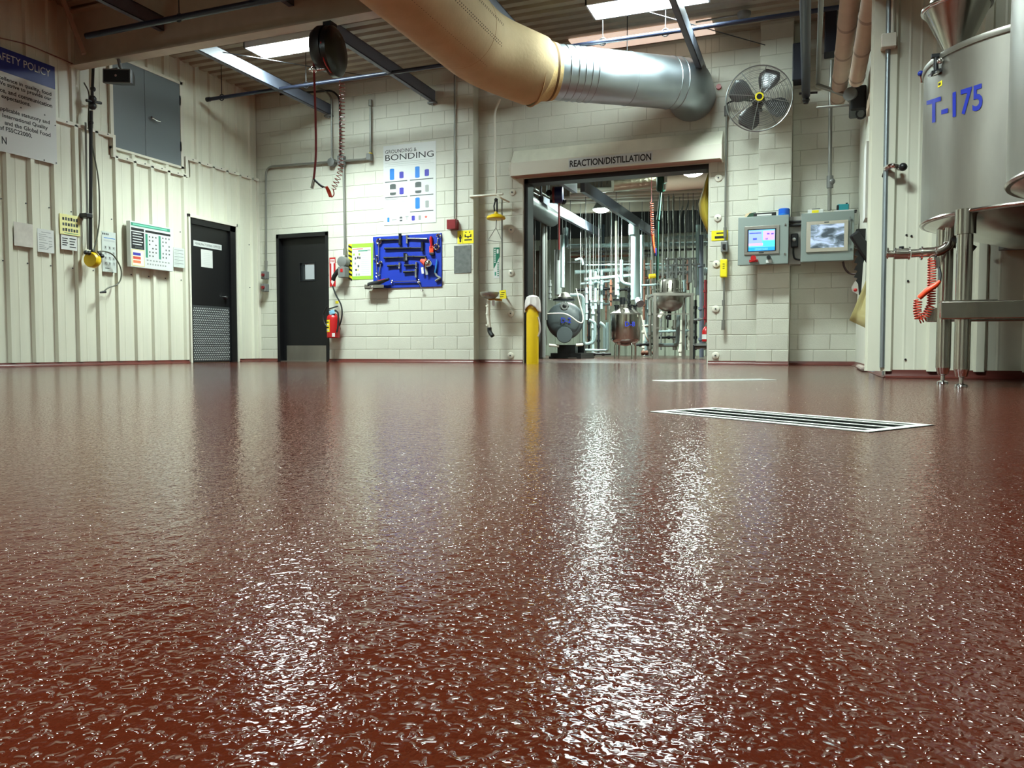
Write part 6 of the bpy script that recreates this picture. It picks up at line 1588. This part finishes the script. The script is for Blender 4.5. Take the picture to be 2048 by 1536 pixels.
MB().prism([(a.x, a.y, 0), (XR - .02, a.y + .3, 0), (XR - .02, b.y, 0), (b.x - .05, b.y, 0)], (0, 0, .045)).build('curb', mat('grey_curb', (150, 134, 126), .6), t, smooth=False, bevel=.02)

# ------------------------------------------------------------------ big stainless tanks
TC, TR = Vector((1.31, 5.47, 0)), .66
tb = onD(1834, 457, 4.946).z; tt = onD(1838, 160, 4.946).z
t = thing('steel_tank', 'stainless tank marked T-175 on tube legs at the right', 'tank', (TC.x, TC.y, 0))
MB().lathe([(TR - .012, tb - .004), (TR, tb + .006), (TR, tt)], TC, n=72).build('shell', m_steelr, t)
MB().lathe([(TR + .0015, tb), (TR + .006, tb + .008), (TR + .0015, tb + .016)], TC, n=72).build('base_seam', m_steel, t)
MB().lathe([(.05, tb - .17), (.2, tb - .15), (.42, tb - .08), (TR - .01, tb)], TC, n=72).build('dished_bottom', m_steel, t)
MB().lathe([(TR + .008, tt - .022), (TR + .012, tt - .005), (TR + .008, tt + .012), (TR - .05, tt + .02), (TR * .6, tt + .05), (.05, tt + .07)], TC, n=72).build('top_head', m_steelr, t)
# lettering wrapped on the shell
def wrap_text(parent, st, xl, xr, pts_y, m, C, R_):
    """st between image columns xl..xr on the cylinder; pts_y gives (top,bottom) image rows at both ends"""
    vs, fs = text_mesh(st, True, fine=True)
    xs = [p[0] for p in vs]; ys = [p[1] for p in vs]; x0, x1, y0, y1 = min(xs), max(xs), min(ys), max(ys)
    out = []
    for p in vs:
        fx = (p[0] - x0) / (x1 - x0); fy = (p[1] - y0) / (y1 - y0)
        x = xl + fx * (xr - xl); yt = pts_y[0][0] + (pts_y[1][0] - pts_y[0][0]) * fx; yb = pts_y[0][1] + (pts_y[1][1] - pts_y[0][1]) * fx
        d = ray(x, yb + (yt - yb) * fy)
        a = d.x ** 2 + d.y ** 2; b = -2 * (d.x * C.x + d.y * C.y); q = C.x ** 2 + C.y ** 2 - (R_ + .0025) ** 2
        s_ = (-b - math.sqrt(max(0, b * b - 4 * a * q))) / (2 * a)
        out.append(CAM + d * s_)
    MB().add(out, fs).build('lettering', m, parent, smooth=False)
wrap_text(t, 'T-175', 1853, 1965, ((202, 250), (166, 219)), m_bluelet, TC, TR)
def onC(x, y, C, R_):
    d = ray(x, y); a = d.x ** 2 + d.y ** 2; b = -2 * (d.x * C.x + d.y * C.y); q = C.x ** 2 + C.y ** 2 - R_ ** 2
    return CAM + d * ((-b - math.sqrt(max(0, b * b - 4 * a * q))) / (2 * a))
p = onC(1880, 168, TC, TR); n = Vector((p.x - TC.x, p.y - TC.y, 0)).normalized(); uT = Vector((-n.y, n.x, 0))
MB().obox(p, uT, (0, 0, 1), n, .04, .03, .003).build('yellow_label', m_yellowl, t, smooth=False); MB().obox(p + n * .002, uT, (0, 0, 1), n, .02, .012, .003).build('label_print', m_print, t, smooth=False)
legs = [onZ(1885, 767, 0), onZ(1922, 773.5, 0)]
legs += [Vector((2 * TC.x - l.x, l.y, 0)) for l in legs]
for k, l in enumerate(legs):
    lz = tb - (.03 if k in (1, 3) else .06)
    MB().tube([l + V(0, 0, .10), l + V(0, 0, lz * .55), l + V(0, 0, lz + .05)], [.042, .042, .042], 20).build('leg', m_steel, t)
    MB().cyl(l + V(0, 0, lz - .09), l + V(0, 0, lz + .05), .055, n=20).build('leg_socket', m_steel, t)
    MB().lathe([(.035, 0), (.032, .012), (.012, .02), (.012, .05), (.03, .06), (.042, .105)], l, n=18).build('foot', m_chrome, t)
# low skid beams
zn = onY(1960, 620, legs[1].y - .06).z
bb = MB().box(onY(1880, 620, legs[1].y - .06).x, 2.4, legs[1].y - .1, legs[1].y - .035, zn - .05, zn + .05)
t2 = t
bb.build('front_beam', m_steel, t2, smooth=False, bevel=.006)
zr = onY(1880, 628, legs[0].y + .06).z
MB().box(onY(1853, 628, legs[0].y + .07).x, 2.4, legs[0].y + .045, legs[0].y + .11, zr - .05, zr + .04).build('rear_beam', m_steel, t2, smooth=False, bevel=.006)
MB().box(legs[1].x - .12, legs[1].x + .15, legs[1].y - .1, legs[1].y + .06, zn + .05, zn + .056).build('gusset', m_steel, t2, smooth=False)
MB().box(2.3, 2.36, legs[1].y - .09, legs[0].y + .1, 0, zn + .04).build('end_post', m_steel, t2, smooth=False)
# outlet valve train
vp = legs[0].y - .12
o = t
MB().tube(round_path([onY(1901, 455, vp), onY(1899, 490, vp), onY(1880, 503, vp), onY(1838, 506, vp)], .08), .03, 14).build('bend', m_steel, o)
MB().tube([onY(1838, 506, vp), onY(1822, 507, vp)], .026, 14).tube([onY(1820, 507, vp), onY(1788, 508, vp)], [.034, .034], 14).tube([onY(1788, 508, vp), onY(1772, 508, vp)], .022, 12).build('valve_body', m_steel, o)
for x in (1843, 1870, 1818, 1790, 1775): MB().tube([onY(x - 1.5, 506.5, vp), onY(x + 1.5, 506.5, vp)], .042 if x > 1810 else .036, 16).build('clamp', m_chrome, o)
MB().tube([onY(1803, 500, vp), onY(1803, 493, vp)], .014, 8).build('valve_stem', m_blackpl, o)
MB().tube(arc(onY(1843, 512, vp), (0, 1, 0), (0, 0, 1), .022, 0, 2 * PI, 12)[:-1], .006, 6, closed=True).build('clamp_ring', m_chrome, o)
MB().tube([onY(1905, 478, vp - .05), onY(1925, 485, vp - .1), onY(1948, 500, vp - .1)], [.012, .02, .024], 10).build('valve_handle', m_blackpl, o)
# coiled orange hose hooked on the valve
o = thing('coiled_hose', 'bright orange-red coiled hose looped under the tank valve', 'hose', onY(1838, 645, vp))
vq = vp - .04
MB().tube(helix([onY(1864, 518, vq), onY(1863, 570, vq), onY(1862, 610, vq), onY(1850, 635, vq), onY(1838, 640, vq), onY(1834, 620, vq), onY(1836, 600, vq)], .022, 34, 9), .0042, 5).build('coil', m_orangehose, o)
MB().tube([onY(1838, 596, vq - .04), onY(1852, 583, vq - .05), onY(1872, 570, vq - .05), onY(1880, 562, vq - .05)], [.016, .018, .016, .01], 12).build('sleeve', m_orange, o)
MB().tube(spline([onY(1880, 562, vq - .05), onY(1881, 548, vq - .03), onY(1876, 530, vq), onY(1871, 512, vq)]), .008, 6).build('lead', m_rubber, o)
MB().tube([onY(1873, 515, vq), onY(1876, 535, vq)], .014, 8).build('clip', m_chrome, o)
MB().tube(spline([onY(1856, 520, vq), onY(1862, 512, vq), onY(1869, 510, vq)]), .005, 6).build('hook', m_brown, o)
# hopper on the tank
fc = onC(1905, 110, TC, TR - .18)
fz = tt + .03
fc = Vector((1.02, 5.28, 0))
zr_ = onY(1915, 16, fc.y).z
zl_ = onY(1905, 112, fc.y).z
o = thing('hopper', 'stainless cone hopper on top of the marked tank', 'hopper', (fc.x, fc.y, tt))
rr = (onY(1984, 16, fc.y).x - onY(1846, 22, fc.y).x) / 2
fcx = (onY(1984, 16, fc.y).x + onY(1846, 22, fc.y).x) / 2
fc.x = fcx
MB().lathe([(.045, zl_ - .06), (.05, zl_), (rr, zr_), (rr - .004, zr_), (.046, zl_ + .006), (.02, zl_ - .05)], fc, n=48).build('cone', m_steel, o)
MB().tube([fc + V(math.cos(2 * PI * i / 40) * rr, math.sin(2 * PI * i / 40) * rr, zr_) for i in range(40)], .013, 10, closed=True).build('rolled_rim', m_chrome, o)
MB().lathe([(rr * .8, zr_ + .01), (rr * .8, zr_ + .06), (rr * .55, zr_ + .1), (.03, zr_ + .12)], fc, n=40).build('lid', m_steelr, o)
MB().tube(spline([fc + V(-rr * .7, -.05, zr_), fc + V(-rr * .55, -.06, zr_ + .06), fc + V(-rr * .4, -.06, zr_ + .08)]), .006, 6).build('wire_bail', m_chrome, o)
MB().lathe([(.06, zl_ - .1), (.06, zl_ - .05), (.048, zl_ - .04)], fc, n=24).build('ferrule', m_chrome, o)
o = t
a = onC(1872, 145, TC, TR + .02); b = onC(1872, 112, TC, TR + .02)
MB().tube([a, b], .014, 10).obox(b, (1, 0, 0), (0, 1, 0), (0, 0, 1), .05, .03, .02).obox(a, (1, 0, .2), (0, 1, 0), (-.2, 0, 1), .05, .05, .02).build('swing_bolt', m_blackpl, o)
MB().tube([onC(1858, 152, TC, TR + .03), onC(1876, 144, TC, TR + .03)], .009, 8).build('lever', m_chrome, o)
MB().ball(onC(1880, 122, TC, TR + .02), .018, 10).build('nut', m_chrome, o)
o = t
kb = onD(1841, 147, 4.946); MB().ball(kb, .018, 14).build('knob', mat('knob_blue', (30, 50, 150), .25), o); MB().tube([kb, kb + V(.01, .02, -.05), kb + V(.05, .05, -.06)], .007, 6).build('stem', m_chrome, o)
# nearer tank at the frame edge
NC, NR = Vector((1.37, 3.76, 0)), .60
nb = onD(2005, 380, 3.33).z
o = thing('steel_tank', 'nearer plain stainless tank cut by the right edge of the picture', 'tank', (NC.x, NC.y, 0))
MB().lathe([(NR - .01, nb), (NR, nb + .01), (NR, 2.6)], NC, n=72).build('shell', m_steelr, o)
MB().lathe([(.05, nb - .2), (.25, nb - .17), (.45, nb - .09), (NR - .01, nb)], NC, n=72).build('dished_bottom', m_steel, o)
MB().lathe([(NR + .002, nb - .004), (NR + .008, nb + .006), (NR + .002, nb + .016)], NC, n=72).build('base_seam', m_steel, o)
MB().lathe([(NR, 2.6), (NR * .6, 2.68), (.05, 2.72)], NC, n=72).build('top_head', m_steel, o)
for (dx, dy) in ((.42, .42), (.42, -.42), (-.36, .36), (-.36, -.42)):
    MB().cyl((NC.x + dx, NC.y + dy, 0), (NC.x + dx, NC.y + dy, nb - .02), .04, n=18).build('leg', m_steel, o)
# grey box behind the tank on the wall
a, b = onY(2003, 480, YD - .12), onY(2048, 497, YD - .12)
t = thing('gear_motor', 'grey motor block under the tank against the ribbed wall', 'motor', ((a.x + b.x) / 2, YD - .1, b.z))
MB().box(a.x, a.x + .5, YD - .2, YD - .03, b.z, a.z).build('block', m_hatch, t, smooth=False, bevel=.006)
MB().tube([onY(1968, 482, YD - .12), onY(2003, 481, YD - .12)], .012, 8).ball(onY(1984, 482, YD - .12), .022, 8).build('shaft', m_blackpl, t)
# thin conduits at the corner post of the right wall
t = thing('corner_conduit', 'pale vertical conduit up the corner of the ribbed right wall', 'conduit', onY(1766, 740, YD - .03))
MB().tube([onY(1764, 735, YD - .03), onY(1776, 100, YD - .03), onY(1779, -60, YD - .03)], .018, 10).build('conduit', m_galv, t)
cc = onY(1777, 84, YD - .05); MB().box(cc.x - .05, cc.x + .05, YD - .1, YD, cc.z - .05, cc.z + .05).build('junction_box', m_trim, t, smooth=False, bevel=.006)
t = thing('corner_conduit', 'second pale conduit above the corner junction box', 'conduit', onY(1790, 70, YD - .05))
MB().tube([onY(1785, 76, YD - .05), onY(1787, -40, YD - .05)], .013, 8).build('conduit', m_trim, t)
sp = MB()
for (x, y) in ((1813, 470), (1823, 472), (1811, 719), (1816, 562)): sp.cyl(onY(x, y, YD - .001), onY(x, y, YD - .008), .008, n=8)
sp.build('screw', m_black, wd)['kind'] = 'stuff'

# ------------------------------------------------------------------ floor drains
m_drain = mat('drain_steel', (226, 228, 222), .35, .35)
def drain(k, label, nbar):
    c, a, L, W = DR[k]
    d, s_ = Vector((math.cos(a), math.sin(a), 0)), Vector((-math.sin(a), math.cos(a), 0))
    t = thing('floor_drain', label, 'drain', c)
    Z = Vector((0, 0, 1))
    p = MB()
    p.obox(c + Z * -.1, d, s_, Z, L, W, .01)
    for q in (-1, 1): p.obox(c + s_ * (q * (W / 2 + .004)) + Z * -.05, d, s_, Z, L + .01, .008, .1).obox(c + d * (q * (L / 2 + .004)) + Z * -.05, d, s_, Z, .008, W + .01, .1)
    p.build('pit', mat('pit_dark', (40, 44, 42), .7), t, smooth=False)
    f = MB(); e = .03 if k == 0 else .014
    for q in (-1, 1): f.obox(c + s_ * (q * (W / 2 - e / 2)) + Z * -.001, d, s_, Z, L, e, .006).obox(c + d * (q * (L / 2 - e / 2)) + Z * -.001, d, s_, Z, e, W - 2 * e, .006)
    f.build('rim', m_drain, t, smooth=False)
    for i in range(nbar):
        o_ = -W / 2 + e + (i + .5) * (W - 2 * e) / nbar
        br = MB().obox(c + s_ * o_ + Z * .001, d, s_, Z, L - 2 * e, .018, .002).build('bar', m_drain, t, smooth=False)
        MB().obox(c + s_ * o_ + Z * -.011, d, s_, Z, L - 2 * e, .014, .02).build('bar_web', mat('pit_dark', (40, 44, 42), .7), br, smooth=False)  # bar sides coloured dark, putting the shade of the gaps into the material
    cr = MB()
    for i in range(7): cr.obox(c + d * (-L / 2 + L * (i + 1) / 8) + Z * -.02, d, s_, Z, .006, W - 2 * e, .012)
    cr.build('cross_bars', m_greybox, t, smooth=False)
drain(0, 'steel floor drain grate in front of the tanks', 3)
drain(1, 'farther flush floor drain near the opening', 3)
